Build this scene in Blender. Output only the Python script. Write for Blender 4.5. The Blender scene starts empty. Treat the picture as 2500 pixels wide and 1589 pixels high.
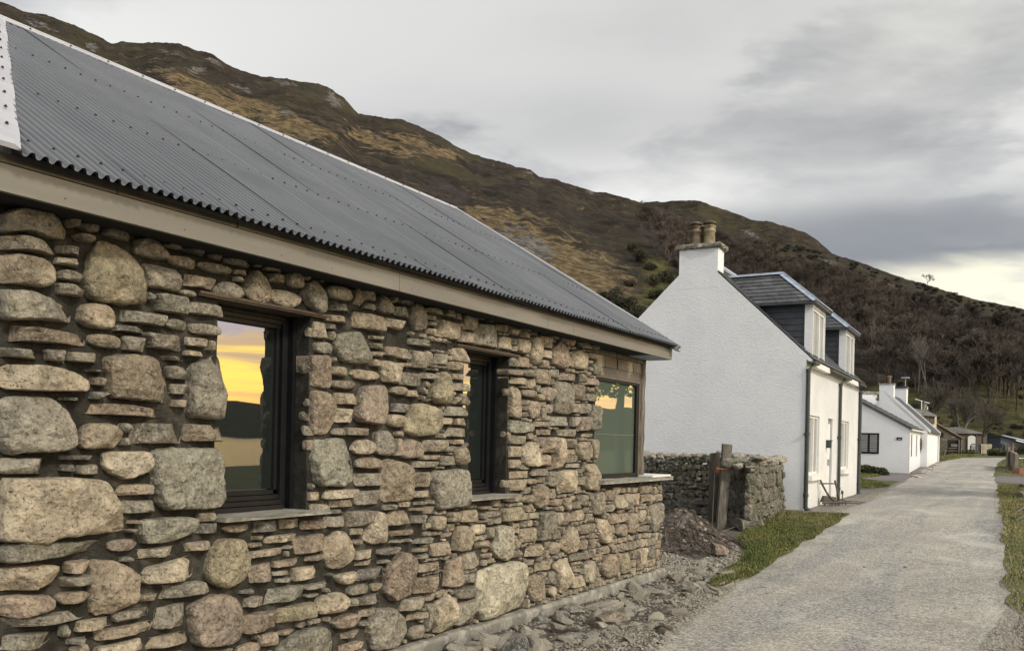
import bpy, bmesh, math, random
import numpy as np
from mathutils import Matrix, Vector
from mathutils.geometry import delaunay_2d_cdt
R_=math.radians
rng=np.random.default_rng(7); random.seed(7)
scene=bpy.context.scene; COL=scene.collection
# ---------------------------------------------------------------- camera
F=2080.; RO=R_(1.3); HC=1075.7; TH=math.atan(1290/math.cos(RO)/F)
CAMZ=1.7
r0=np.array([math.cos(TH),math.sin(TH),0.]); fw=np.array([-math.sin(TH),math.cos(TH),0.]); ZZ=np.array([0,0,1.])
CR=math.cos(RO)*r0+math.sin(RO)*ZZ; CU=-math.sin(RO)*r0+math.cos(RO)*ZZ
O=np.array([0,0,CAMZ])
cd=bpy.data.cameras.new('camera'); cam=bpy.data.objects.new('camera',cd); COL.objects.link(cam)
cd.sensor_width=36; cd.lens=F/2500*36; cd.shift_y=(HC-794.5)/2500; cd.clip_end=6000; cd.clip_start=.05
m=Matrix.Identity(4)
for i in range(3): m[i][0]=CR[i]; m[i][1]=CU[i]; m[i][2]=-fw[i]; m[i][3]=O[i]
cam.matrix_world=m; scene.camera=cam
# where a point seen in the photograph stands, on a plane or at a known distance
def ray(u,v): return fw+CR*(u-1250)/F+CU*(HC-v)/F
def onx(u,v,x): d=ray(u,v); return O+d*(x/d[0])
def onz(u,v,z): d=ray(u,v); return O+d*((z-CAMZ)/d[2])
def atd(u,v,D): return O+ray(u,v)*D
def prj(P):
    q=np.asarray(P)-O; w=q@fw; w=np.where(w<.01,.01,w); return 1250+F*(q@CR)/w, HC-F*(q@CU)/w
# ---------------------------------------------------------------- world
scene.view_settings.view_transform='Standard'; scene.view_settings.look='None'; scene.view_settings.gamma=1
scene.view_settings.exposure=0.16
W=bpy.data.worlds.new('World'); scene.world=W; W.use_nodes=True
nt=W.node_tree; nt.nodes.clear(); LK=nt.links.new
class NB:
    def __init__(s,nt): s.nt=nt
    def n(s,t,**k):
        x=s.nt.nodes.new(t)
        for a,b in k.items(): setattr(x,a,b)
        return x
    def put(s,sock,v):
        if v is None: return
        if hasattr(v,'is_output') or isinstance(v,bpy.types.NodeSocket): s.nt.links.new(v,sock)
        else: sock.default_value=v
    def M(s,op,a,b=None,c=None,clamp=False):
        x=s.n('ShaderNodeMath',operation=op,use_clamp=clamp); s.put(x.inputs[0],a); s.put(x.inputs[1],b); s.put(x.inputs[2],c); return x.outputs[0]
    def V(s,op,a,b=None,scale=None):
        x=s.n('ShaderNodeVectorMath',operation=op); s.put(x.inputs[0],a); s.put(x.inputs[1],b)
        if scale is not None: s.put(x.inputs[3],scale)
        return x.outputs[1] if op in('DOT_PRODUCT','LENGTH') else x.outputs[0]
    def noise(s,vec,scale,detail=4,rough=.55,dist=0,dim='3D'):
        x=s.n('ShaderNodeTexNoise',noise_dimensions=dim); s.put(x.inputs['Vector'],vec); s.put(x.inputs['Scale'],scale)
        x.inputs['Detail'].default_value=detail; x.inputs['Roughness'].default_value=rough; x.inputs['Distortion'].default_value=dist
        return x.outputs[0]
    def ss(s,v,a,b,o0=0.,o1=1.):
        x=s.n('ShaderNodeMapRange',interpolation_type='SMOOTHSTEP'); s.put(x.inputs[0],v)
        for i,q in enumerate((a,b,o0,o1)): x.inputs[i+1].default_value=q
        return x.outputs[0]
    def lin(s,v,a,b,o0=0.,o1=1.):
        x=s.n('ShaderNodeMapRange'); s.put(x.inputs[0],v)
        for i,q in enumerate((a,b,o0,o1)): x.inputs[i+1].default_value=q
        return x.outputs[0]
    def mix(s,f,a,b,bt='MIX'):
        x=s.n('ShaderNodeMix',data_type='RGBA',blend_type=bt); s.put(x.inputs[0],f)
        for i,q in ((6,a),(7,b)):
            if isinstance(q,(tuple,list)) and len(q)==3: q=(*q,1)
            s.put(x.inputs[i],q)
        return x.outputs[2]
    def comb(s,a,b,c):
        x=s.n('ShaderNodeCombineXYZ'); s.put(x.inputs[0],a); s.put(x.inputs[1],b); s.put(x.inputs[2],c); return x.outputs[0]
    def sep(s,v):
        x=s.n('ShaderNodeSeparateXYZ'); s.put(x.inputs[0],v); return x.outputs
SUN_AZ=R_(104); SUN_EL=R_(34)      # azimuth clockwise from +Y
SD=np.array([math.sin(SUN_AZ)*math.cos(SUN_EL),math.cos(SUN_AZ)*math.cos(SUN_EL),math.sin(SUN_EL)])
b=NB(nt)
tc=b.n('ShaderNodeTexCoord').outputs['Generated']
x,y,z=b.sep(tc)
zz=b.M('MAXIMUM',z,0.0)
den=b.M('ADD',zz,0.16)
px=b.M('DIVIDE',x,den); py=b.M('DIVIDE',y,den)
# cloud sheets drift roughly along the glen: stretch one way
ca,sa=math.cos(R_(-25)),math.sin(R_(-25))
qx=b.M('ADD',b.M('MULTIPLY',px,ca),b.M('MULTIPLY',py,-sa)); qy=b.M('ADD',b.M('MULTIPLY',px,sa),b.M('MULTIPLY',py,ca))
pv=b.comb(b.M('MULTIPLY',qx,.78),b.M('MULTIPLY',qy,1.05),0.7)
n1=b.noise(pv,.95,3,.5,.3); n2=b.noise(b.V('ADD',pv,(5.3,2.2,4.)),2.2,5,.55,.25); n3=b.noise(b.V('ADD',pv,(1.3,9.2,4.)),5.0,5,.6,.3)
cl=b.M('ADD',b.M('MULTIPLY',n1,.58),b.M('ADD',b.M('MULTIPLY',n2,.33),b.M('MULTIPLY',n3,.10)))
t=b.ss(cl,.45,.585)
dark=(.25,.26,.285); mid=(.41,.418,.435); light=(.76,.76,.75)
c=b.mix(b.ss(t,0.,.55),dark,mid); c=b.mix(b.ss(t,.5,1.),c,light)
def glow(u,v,w,h,s=1.):
    d=ray(u,v); d=d/np.linalg.norm(d); az=math.atan2(d[0],d[1])
    pr=b.M('SUBTRACT',b.M('ARCTAN2',x,y),az); er=b.M('SUBTRACT',z,float(d[2]))
    q=b.M('ADD',b.M('POWER',b.M('DIVIDE',pr,w),2.),b.M('POWER',b.M('DIVIDE',er,h),2.))
    return b.M('MULTIPLY',b.M('EXPONENT',b.M('MULTIPLY',q,-1.)),s)
wob=b.lin(n2,.3,.7,.45,1.4)
for (u,v,w,h,s,col) in [(60,40,.22,.10,.75,(.88,.88,.87)),(2230,80,.13,.07,.9,(1.0,.99,.92)),(1650,470,.34,.035,1.0,(.95,.95,.93)),(1950,330,.22,.03,.35,(.80,.79,.76))]:
    c=b.mix(b.M('MULTIPLY',glow(u,v,w,h,s),wob,clamp=True),c,col)
for (u,v,w,h,s,col) in [(1250,330,.22,.055,.40,(.37,.375,.39)),(2300,560,.25,.040,.85,(.30,.31,.335)),(1950,20,.3,.05,.55,(.42,.42,.43)),(2100,250,.35,.03,.35,(.42,.42,.43))]:
    c=b.mix(b.M('MULTIPLY',glow(u,v,w,h,s),wob,clamp=True),c,col)
# clear band under the cloud to the north and west, yellow where the sun went down
hz=b.V('NORMALIZE',b.comb(x,y,0.))
g1=b.V('DOT_PRODUCT',hz,(math.sin(R_(52)),math.cos(R_(52)),0.))
band=b.M('MULTIPLY',b.ss(b.M('ADD',z,b.M('MULTIPLY',b.M('SUBTRACT',n2,.5),.06)),.205,.175),b.ss(z,.02,.10,.55,1.))
fb=b.M('MULTIPLY',b.ss(g1,.38,.56),band)
c=b.mix(b.M('MULTIPLY',fb,.9),c,b.mix(b.ss(n3,.45,.8),(1.15,1.1,.88),(.72,.73,.72)))
g2=b.ss(g1,.78,.96)
low=b.ss(z,.21,.16)
sun_c=b.mix(b.ss(b.noise(b.comb(b.M('MULTIPLY',x,2.),b.M('MULTIPLY',y,2.),b.M('MULTIPLY',z,26.)),1.6,4,.6,.4),.42,.62),(7.5,5.2,.95),(3.6,2.5,1.5))
sun_c=b.mix(b.ss(z,.075,.0),sun_c,(8.5,4.3,.9))
sun_c=b.mix(b.ss(b.M('ADD',z,b.M('MULTIPLY',b.M('SUBTRACT',n3,.5),.03)),.108,.122),sun_c,(2.7,2.35,2.5))
c=b.mix(b.M('MULTIPLY',g2,low),c,sun_c)
# brighter cloud overhead and behind the viewer
bk=b.V('DOT_PRODUCT',tc,tuple(np.array([.62,-.62,.70])/np.linalg.norm([.62,-.62,.70])))
mul=b.M('ADD',1.,b.M('MULTIPLY',b.ss(bk,.0,.95),1.75))
c=b.mix(1.,c,b.comb(mul,b.M('MULTIPLY',mul,.985),b.M('MULTIPLY',mul,.955)),'MULTIPLY')
sky=b.n('ShaderNodeTexSky',sky_type='NISHITA'); sky.sun_disc=False; sky.sun_elevation=SUN_EL; sky.sun_rotation=SUN_AZ
sk=b.V('SCALE',sky.outputs[0],scale=.10)
c=b.mix(.12,c,sk)
bg=b.n('ShaderNodeBackground'); LK(c,bg.inputs[0]); bg.inputs[1].default_value=1.0
wo=b.n('ShaderNodeOutputWorld'); LK(bg.outputs[0],wo.inputs[0])
sl=bpy.data.lights.new('sun','SUN'); sl.energy=2.2; sl.angle=R_(9); sl.color=(1,.92,.80)
so=bpy.data.objects.new('sun',sl); COL.objects.link(so); so.rotation_euler=Vector(SD).to_track_quat('Z','Y').to_euler()
# ---------------------------------------------------------------- helpers
def h3(ix,iy,iz,seed):
    h=(ix.astype(np.int64)*73856093)^(iy.astype(np.int64)*19349663)^(iz.astype(np.int64)*83492791)^(seed*2654435761)
    h&=0xffffffff; h^=h>>15; h=(h*2246822519)&0xffffffff; h^=h>>13; h=(h*3266489917)&0xffffffff; h^=h>>16
    return h/4294967295.
def vn(p,seed=0):
    p=np.asarray(p,float); i=np.floor(p); f=p-i; f=f*f*(3-2*f); i=i.astype(np.int64); r=0
    for a in(0,1):
        for bb in(0,1):
            for cc in(0,1):
                w=(f[:,0] if a else 1-f[:,0])*(f[:,1] if bb else 1-f[:,1])*(f[:,2] if cc else 1-f[:,2])
                r=r+w*h3(i[:,0]+a,i[:,1]+bb,i[:,2]+cc,seed)
    return r*2-1
def fbm(p,seed=0,o=4,g=.5):
    p=np.asarray(p,float); r=0;a=1;s=0
    for k in range(o): r=r+a*vn(p*(2**k),seed+k*17); s+=a; a*=g
    return r/s
def sst(v,a,b_): t=np.clip((v-a)/(b_-a),0,1); return t*t*(3-2*t)
BASE={}
def tag(o,label=None,cat=None,group=None,kind=None):
    if label: o['label']=label
    if cat: o['category']=cat
    if group: o['group']=group
    if kind: o['kind']=kind
    return o
def thing(name,label,cat,loc,group=None):
    o=bpy.data.objects.new(name,None); COL.objects.link(o); o.location=tuple(loc); o.empty_display_size=.2
    BASE[o.name]=np.array(loc,float); return tag(o,label,cat,group)
def mesh(name,V,Fc,mat,parent=None,smooth=False,col=None,loc=None):
    me=bpy.data.meshes.new(name); V=np.asarray(V,float)
    base=BASE[parent.name] if parent is not None else (np.array(loc,float) if loc is not None else np.zeros(3))
    if isinstance(Fc,np.ndarray):
        n=len(Fc); k=Fc.shape[1]
        me.vertices.add(len(V)); me.vertices.foreach_set('co',(V-base).astype(np.float32).ravel())
        me.loops.add(n*k); me.loops.foreach_set('vertex_index',Fc.astype(np.int32).ravel())
        me.polygons.add(n); me.polygons.foreach_set('loop_start',np.arange(0,n*k,k,dtype=np.int32)); me.polygons.foreach_set('loop_total',np.full(n,k,dtype=np.int32))
        me.update(calc_edges=True)
    else: me.from_pydata([tuple(q) for q in V-base],[],Fc)
    if smooth: me.polygons.foreach_set('use_smooth',np.ones(len(me.polygons),bool))
    if col is not None:
        a=me.color_attributes.new('Col','FLOAT_COLOR','POINT'); cc=np.ones((len(V),4),np.float32); cc[:,:col.shape[1]]=col; a.data.foreach_set('color',cc.ravel())
    if mat: me.materials.append(mat)
    me.validate()
    o=bpy.data.objects.new(name,me); COL.objects.link(o)
    if parent is not None:
        o.parent=parent
        BASE[o.name]=base
    else: o.location=tuple(base); BASE[o.name]=base
    return o
class MB:
    def __init__(s): s.v=[];s.f=[];s.c=[]
    def add(s,V,Fs,c=(.5,.5,.5)):
        o=len(s.v); s.v+= [tuple(q) for q in V]; s.f+=[tuple(int(i)+o for i in q) for q in Fs]; s.c+=[tuple(c)]*len(V)
    def hexa(s,p,c=(.5,.5,.5)):   # p: 8 points, bottom ring then top ring
        s.add(p,[(3,2,1,0),(4,5,6,7),(0,1,5,4),(1,2,6,5),(2,3,7,6),(3,0,4,7)],c)
    def box(s,fr,a,b_,c=(.5,.5,.5)):
        (x0,y0,z0),(x1,y1,z1)=a,b_
        s.hexa([fr(x0,y0,z0),fr(x1,y0,z0),fr(x1,y1,z0),fr(x0,y1,z0),fr(x0,y0,z1),fr(x1,y0,z1),fr(x1,y1,z1),fr(x0,y1,z1)],c)
    def prism(s,P,off,c=(.5,.5,.5)):   # polygon P pushed along off
        n=len(P); P=[np.array(q,float) for q in P]; Q=[q+np.array(off,float) for q in P]
        s.add(P+Q,[tuple(range(n))[::-1],tuple(range(n,2*n))]+[(i,(i+1)%n,n+(i+1)%n,n+i) for i in range(n)],c)
    def tube(s,pts,r,n=8,c=(.5,.5,.5),cap=True):
        pts=[np.array(q,float) for q in pts]; rs=r if hasattr(r,'__len__') else [r]*len(pts); V=[]
        for i,p in enumerate(pts):
            d=pts[min(i+1,len(pts)-1)]-pts[max(i-1,0)]; d=d/(np.linalg.norm(d)+1e-9)
            a=np.cross(d,[0,0,1.]) if abs(d[2])<.9 else np.cross(d,[1.,0,0]); a/=np.linalg.norm(a); e=np.cross(d,a)
            for k in range(n):
                t_=2*math.pi*k/n; V.append(p+rs[i]*(a*math.cos(t_)+e*math.sin(t_)))
        Fs=[(i*n+k,i*n+(k+1)%n,(i+1)*n+(k+1)%n,(i+1)*n+k) for i in range(len(pts)-1) for k in range(n)]
        if cap: Fs+=[tuple(range(n))[::-1],tuple(range((len(pts)-1)*n,len(pts)*n))]
        s.add(V,Fs,c)
    def build(s,name,mat,parent=None,smooth=False,loc=None):
        return mesh(name,np.array(s.v),s.f,mat,parent,smooth,np.array(s.c,np.float32),loc)
def frame(o,ex,ey,ez=(0,0,1)):
    o,ex,ey,ez=[np.array(q,float) for q in (o,ex,ey,ez)]
    return lambda a,b_,c: o+ex*a+ey*b_+ez*c
WF=lambda a,b_,c: np.array([a,b_,c],float)
# ---------------------------------------------------------------- materials
def newmat(name):
    mt=bpy.data.materials.new(name); mt.use_nodes=True; n=NB(mt.node_tree); bs=mt.node_tree.nodes['Principled BSDF']; return mt,n,bs
def pm(name,c1,c2=None,scale=4.,rough=.8,bump=.0,bsc=30.,metal=0.,spec=.4,st=(1,1,1),c3=None,s3=1.,attr=False,detail=6,t=(.38,.62),rv=0.,bdet=5):
    mt,n,bs=newmat(name); co=n.n('ShaderNodeTexCoord').outputs['Object']; v=n.V('MULTIPLY',co,st)
    nz=n.noise(v,scale,detail,.6,.2); col=n.mix(n.ss(nz,*t),c1,c2 or c1)
    if c3: col=n.mix(n.ss(n.noise(n.V('ADD',v,(7.,3.,1.)),s3,5,.6),.5,.68),col,c3)
    if attr:
        at=n.n('ShaderNodeAttribute',attribute_name='Col').outputs['Color']
        col=n.mix(1.,col,n.V('SCALE',at,scale=2.),'MULTIPLY')
    n.put(bs.inputs['Base Color'],col if not isinstance(col,tuple) else (*col,1))
    bs.inputs['Metallic'].default_value=metal; bs.inputs['Specular IOR Level'].default_value=spec
    if rv: n.put(bs.inputs['Roughness'],n.lin(nz,.3,.7,rough-rv,rough+rv))
    else: bs.inputs['Roughness'].default_value=rough
    if bump:
        bp=n.n('ShaderNodeBump'); bp.inputs['Strength'].default_value=min(1,bump); bp.inputs['Distance'].default_value=.02
        n.put(bp.inputs['Height'],n.noise(v,bsc,bdet,.65)); mt.node_tree.links.new(bp.outputs[0],bs.inputs['Normal'])
    return mt
def stone_mat(name,moss=0.,bstr=.8,k=1.,gain=1.):
    mt,n,bs=newmat(name); co=n.n('ShaderNodeTexCoord').outputs['Object']
    at=n.V('SCALE',n.n('ShaderNodeAttribute',attribute_name='Col').outputs['Color'],scale=gain)
    a=n.noise(co,9*k,6,.65,.4); m_=n.lin(a,.32,.68,.5,1.5)
    col=n.mix(1.,at,n.comb(m_,m_,m_),'MULTIPLY')
    sp=n.noise(co,42*k,4,.75); col=n.mix(n.M('MULTIPLY',n.ss(sp,.55,.66),.6),col,(.56,.51,.40))
    col=n.mix(n.M('MULTIPLY',n.ss(sp,.46,.36),.7),col,(.045,.04,.032))
    pt=n.n('ShaderNodeNewGeometry').outputs['Pointiness']; col=n.mix(n.M('MULTIPLY',n.ss(pt,.515,.60),.5),col,(.52,.47,.37))  # edge highlights painted in: convex ridges mixed towards a pale, lit-looking tone
    # wandering pale veins and rust stains
    vv=n.M('ABSOLUTE',n.M('SUBTRACT',n.noise(co,11*k,4,.6,1.5),.5)); col=n.mix(n.M('MULTIPLY',n.ss(vv,.02,.0),.5),col,(.58,.54,.44))
    col=n.mix(n.M('MULTIPLY',n.ss(n.noise(n.V('ADD',co,(3.,3.,3.)),4*k,4,.6),.56,.72),.3),col,(.27,.20,.12))
    if moss: col=n.mix(n.M('MULTIPLY',n.ss(n.noise(n.V('ADD',co,(9.,3.,3.)),3*k,5,.65),.48,.66),moss),col,(.07,.08,.03))
    n.put(bs.inputs['Base Color'],col); bs.inputs['Roughness'].default_value=.8; bs.inputs['Specular IOR Level'].default_value=.35
    vo=n.n('ShaderNodeTexVoronoi',feature='F1'); n.put(vo.inputs['Vector'],n.V('ADD',co,n.V('SCALE',n.comb(n.noise(co,9*k,3,.6),n.noise(n.V('ADD',co,(4.,4.,4.)),9*k,3,.6),n.noise(n.V('ADD',co,(8.,4.,1.)),9*k,3,.6)),scale=.12))); vo.inputs['Scale'].default_value=15*k
    h=n.M('ADD',n.M('MULTIPLY',n.noise(co,48*k,6,.72,.3),.55),n.M('ADD',n.M('MULTIPLY',vo.outputs['Distance'],.55),n.M('MULTIPLY',n.noise(co,10*k,5,.62,.5),.8)))
    bp=n.n('ShaderNodeBump'); bp.inputs['Strength'].default_value=bstr; bp.inputs['Distance'].default_value=.06
    n.put(bp.inputs['Height'],h); mt.node_tree.links.new(bp.outputs[0],bs.inputs['Normal'])
    return mt
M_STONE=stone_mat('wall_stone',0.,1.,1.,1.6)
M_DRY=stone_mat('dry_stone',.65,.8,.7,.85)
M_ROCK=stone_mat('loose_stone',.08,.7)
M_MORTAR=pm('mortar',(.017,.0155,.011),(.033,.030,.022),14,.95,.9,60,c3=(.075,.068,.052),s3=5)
M_CONC=pm('concrete',(.27,.255,.21),(.17,.16,.13),5,.9,.9,22,c3=(.36,.34,.28),s3=9)
M_FASCIA=pm('fascia_metal',(.195,.186,.158),(.16,.153,.13),2.5,.5,.06,8,metal=.15,spec=.5,st=(1,.3,3))
M_FASCIAD=pm('fascia_dark',(.10,.09,.075),(.14,.125,.10),4,.5,metal=.3)
M_BLACK=pm('black_frame',(.007,.007,.008),(.010,.010,.011),6,.5,spec=.22)
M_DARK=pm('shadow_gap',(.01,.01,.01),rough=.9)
M_SLATE=pm('slate',(.062,.066,.070),(.092,.095,.096),5,.6,.3,20,c3=(.11,.108,.098),s3=3,attr=True)
M_SLATED=pm('dark_slate',(.03,.034,.042),(.042,.046,.054),4,.5,.15,20)
M_LEAD=pm('lead',(.42,.48,.58),(.33,.38,.46),5,.5,.1,10,metal=.25,c3=(.48,.52,.58),s3=4)
M_GREEN=pm('downpipe_paint',(.03,.042,.038),(.045,.06,.052),8,.4)
M_WFRAME=pm('white_paint',(.74,.73,.68),(.68,.67,.62),3,.5)
M_SILLST=pm('sill_stone',(.30,.285,.24),(.21,.20,.17),7,.75,.5,30,c3=(.36,.34,.3),s3=6)
M_SILLT=pm('sill_timber',(.36,.33,.26),(.22,.20,.15),6,.7,.6,20,st=(3,.6,3))
M_LINTEL=pm('lintel_steel',(.055,.038,.028),(.085,.058,.04),5,.6,.3,20)
M_WOODG=pm('weathered_wood',(.17,.15,.115),(.10,.088,.07),6,.85,.7,18,st=(5,5,.7),c3=(.24,.22,.17),s3=5)
M_WOODD=pm('dark_wood',(.06,.052,.045),(.10,.088,.072),6,.85,.5,18,st=(5,5,.7))
M_LEADP=pm('lead_panel',(.085,.072,.056),(.13,.11,.085),4,.45,.25,7,metal=.35,c3=(.30,.27,.2),s3=3)
M_ZINC=pm('corrugated_steel',(.108,.113,.121),(.090,.095,.102),1.5,.09,.0,metal=.0,spec=.5,attr=True,rv=.03)
M_ZINCW=pm('bright_flashing',(.52,.52,.54),(.45,.45,.48),3,.45,.05,6,metal=.3)
M_SCREW=pm('screw',(.02,.02,.022),rough=.4)
M_IRON=pm('old_iron',(.07,.065,.055),(.11,.09,.07),12,.7,.4,40)
M_POTB=pm('pot_brown',(.20,.145,.085),(.08,.058,.04),7,.7,.3,30)
M_POTY=pm('pot_buff',(.30,.245,.14),(.21,.17,.10),7,.7,.3,30,c3=(.12,.09,.06),s3=5)
M_CAP=pm('chimney_cap_stone',(.22,.20,.15),(.12,.11,.085),14,.9,.9,25,c3=(.5,.47,.4),s3=12)
M_BRANCH=pm('bark',(.085,.070,.055),(.12,.10,.08),8,.9)
M_BIRCH=pm('birch_bark',(.19,.17,.14),(.13,.115,.095),8,.9)
M_ORANGE=pm('orange_strap',(.75,.25,.04),rough=.5)
M_GREYROOF=pm('weathered_grey_roof',(.20,.195,.18),(.14,.135,.125),3,.6)
M_RED=pm('orange_crate_plastic',(.26,.10,.06),rough=.5)
M_BLUE=pm('blue_grey_sheet',(.12,.13,.155),(.10,.115,.145),3,.5,st=(6,6,1))
M_WHITE=pm('white_sheet',(.75,.75,.75),rough=.5)
M_SHEDW=pm('shed_boards',(.075,.06,.045),(.12,.10,.075),5,.9,.3,st=(4,4,1))
M_BROWN=pm('brown_boards',(.12,.09,.07),(.09,.07,.055),4,.8)
M_CREAM=pm('cream_boards',(.62,.55,.38),(.5,.44,.3),5,.7)
M_REDW=pm('dark_red_boards',(.10,.035,.028),rough=.8)
M_DOORP=pm('pale_door',(.55,.55,.5),rough=.6)
M_SIGN=pm('sign_plate',(.03,.035,.05),rough=.4)
M_LOG=pm('log_bark',(.30,.24,.17),(.2,.16,.12),8,.9,.6,30,st=(3,3,1))
M_LEAF=pm('gorse_leaf',(.028,.029,.015),(.055,.049,.024),.6,.8,attr=True)
M_IVY=pm('climber_leaf',(.16,.09,.05),(.09,.06,.035),6,.85,attr=True)
M_HEDGE=pm('hedge_leaf',(.045,.05,.022),(.07,.075,.03),6,.85,attr=True)
def render_mat(name,stroke,bstr,c=(.76,.765,.77),c2=(.70,.71,.72)):
    mt,n,bs=newmat(name); co=n.n('ShaderNodeTexCoord').outputs['Object']
    x_,y_,z_=n.sep(co)
    # trowel strokes climb gently one way
    w=n.noise(co,.9,2,.5); zz_=n.M('ADD',z_,n.M('ADD',n.M('MULTIPLY',x_,-.30),n.M('MULTIPLY',w,.25)))
    v=n.comb(x_,y_,n.M('MULTIPLY',zz_,stroke))
    hgt=n.noise(v,17,6,.68,.15)
    d=n.noise(n.V('ADD',co,(2.,5.,1.)),1.2,5,.6)
    col=n.mix(n.ss(d,.35,.7),c,c2); col=n.mix(n.M('MULTIPLY',n.ss(n.noise(co,60,3,.6),.60,.72),.35),col,(.42,.40,.36))
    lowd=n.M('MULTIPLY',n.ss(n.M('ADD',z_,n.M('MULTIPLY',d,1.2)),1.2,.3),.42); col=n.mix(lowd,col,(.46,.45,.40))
    n.put(bs.inputs['Base Color'],col); bs.inputs['Roughness'].default_value=.85
    bp=n.n('ShaderNodeBump'); bp.inputs['Strength'].default_value=bstr; bp.inputs['Distance'].default_value=.03
    n.put(bp.inputs['Height'],hgt); mt.node_tree.links.new(bp.outputs[0],bs.inputs['Normal']); return mt
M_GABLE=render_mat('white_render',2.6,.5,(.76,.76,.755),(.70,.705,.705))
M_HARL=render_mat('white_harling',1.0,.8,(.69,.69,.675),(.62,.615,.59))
def glass_mat(name,tint=(.012,.016,.014),ior=2.3):
    mt,n,bs=newmat(name); bs.inputs['Base Color'].default_value=(*tint,1); bs.inputs['Roughness'].default_value=.012
    bs.inputs['IOR'].default_value=ior; co=n.n('ShaderNodeTexCoord').outputs['Object']
    bp=n.n('ShaderNodeBump'); bp.inputs['Strength'].default_value=.10; bp.inputs['Distance'].default_value=.02
    n.put(bp.inputs['Height'],n.noise(co,1.3,1,.4)); mt.node_tree.links.new(bp.outputs[0],bs.inputs['Normal']); return mt
M_GLASS=glass_mat('window_glass')
M_GLASSG=glass_mat('corner_window_glass',(.085,.11,.085),2.2)
M_PANEW=pm('pale_pane',(.27,.27,.255),(.24,.24,.23),2,.25,spec=.6)
M_PANED=pm('slatted_pane',(.10,.10,.10),(.20,.20,.20),3,.2,st=(.2,.2,9))
# ---------------------------------------------------------------- ground
GY=[-80,0,8,11,15,18,25,38,41.4,46.5,52,60,75,95,130,260]; GZ=[0,0,0,.0,.2,.4,.42,.58,.65,.88,1.06,1.14,1.22,1.35,1.5,1.6]
def gl(x,y):
    x=np.asarray(x,float); y=np.asarray(y,float); z=np.interp(y,GY,GZ)
    z=z-.10*sst(x,-3.2,-3.9)*sst(y,13.5,11.5)                   # trench along the new wall
    z=z-4.2*sst(x,19,33)
    return z
def gpix(u,v):
    z=0.
    for k in range(60):
        p=onz(u,v,z); zn=float(gl(p[0],p[1])); z=z*.5+zn*.5
    return np.array([p[0],p[1],zn])
def gridmesh(name,xs,ys,zf,mat,kind='structure',col=None):
    X,Y=np.meshgrid(xs,ys); V=np.stack([X.ravel(),Y.ravel(),zf(X.ravel(),Y.ravel())],1)
    nx=len(xs); i=np.arange(len(ys)-1)[:,None]*nx+np.arange(nx-1)[None]; i=i.ravel()
    Fc=np.stack([i,i+1,i+nx+1,i+nx],1); o=mesh(name,V,Fc,mat,None,True,col); o['kind']=kind; return o
def ground_mat():
    mt,n,bs=newmat('ground_soil'); co=n.n('ShaderNodeTexCoord').outputs['Object']
    x_,y_,z_=n.sep(co)
    nz=n.noise(co,1.3,7,.65,.3); n2=n.noise(co,.35,5,.6)
    dirt=n.mix(n.ss(nz,.35,.65),(.085,.070,.052),(.17,.145,.112)); gr=n.mix(n.ss(nz,.3,.7),(.050,.062,.016),(.11,.105,.035))
    far=n.M('ADD',n.ss(y_,15,24),n.M('MULTIPLY',n.M('SUBTRACT',n2,.5),.9)); side=n.ss(x_,.5,1.6)
    f=n.ss(n.M('MAXIMUM',far,side),.35,.65)
    c_=n.mix(f,dirt,gr)
    n.put(bs.inputs['Base Color'],c_); bs.inputs['Roughness'].default_value=.95
    bp=n.n('ShaderNodeBump'); bp.inputs['Strength'].default_value=.8; bp.inputs['Distance'].default_value=.04
    n.put(bp.inputs['Height'],n.noise(co,9,8,.7)); mt.node_tree.links.new(bp.outputs[0],bs.inputs['Normal']); return mt
M_GROUND=ground_mat()
xs=np.unique(np.concatenate([np.arange(-130,-10,5.),np.arange(-10,3,.25),np.arange(3,12,1.),np.arange(12,70,1.5)]))
ys=np.unique(np.concatenate([np.arange(-80,2,4.),np.arange(2,30,.25),np.arange(30,100,1.),np.arange(100,260,8.)]))
gridmesh('ground',xs,ys,lambda x_,y_: gl(x_,y_)+.03*fbm(np.stack([x_,y_,x_*0],1)*.8,3,3)*sst(x_,3.,6.),M_GROUND)
def inside(P,poly):
    x_,y_=P[:,0],P[:,1]; r=np.zeros(len(P),bool); n=len(poly)
    for i in range(n):
        a,c_=poly[i],poly[(i+1)%n]
        if a[1]==c_[1]: continue
        k=((a[1]>y_)!=(c_[1]>y_))&(x_<(c_[0]-a[0])*(y_-a[1])/(c_[1]-a[1])+a[0]); r^=k
    return r
def densify(poly,st,jit,closed=True):
    out=[]; n=len(poly)
    for i in range(n if closed else n-1):
        a=np.array(poly[i][:2],float); c_=np.array(poly[(i+1)%n][:2],float); L=np.linalg.norm(c_-a); k=max(1,int(L/st))
        for j in range(k): out.append(a+(c_-a)*j/k)
    out=np.array(out)
    if jit:
        q=np.concatenate([out,np.zeros((len(out),1))],1); out=out+np.stack([fbm(q*1.7,11,4),fbm(q*1.7+31,12,4)],1)*jit+np.stack([fbm(q*9,13,2),fbm(q*9+31,14,2)],1)*jit*.35
    return out
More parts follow.
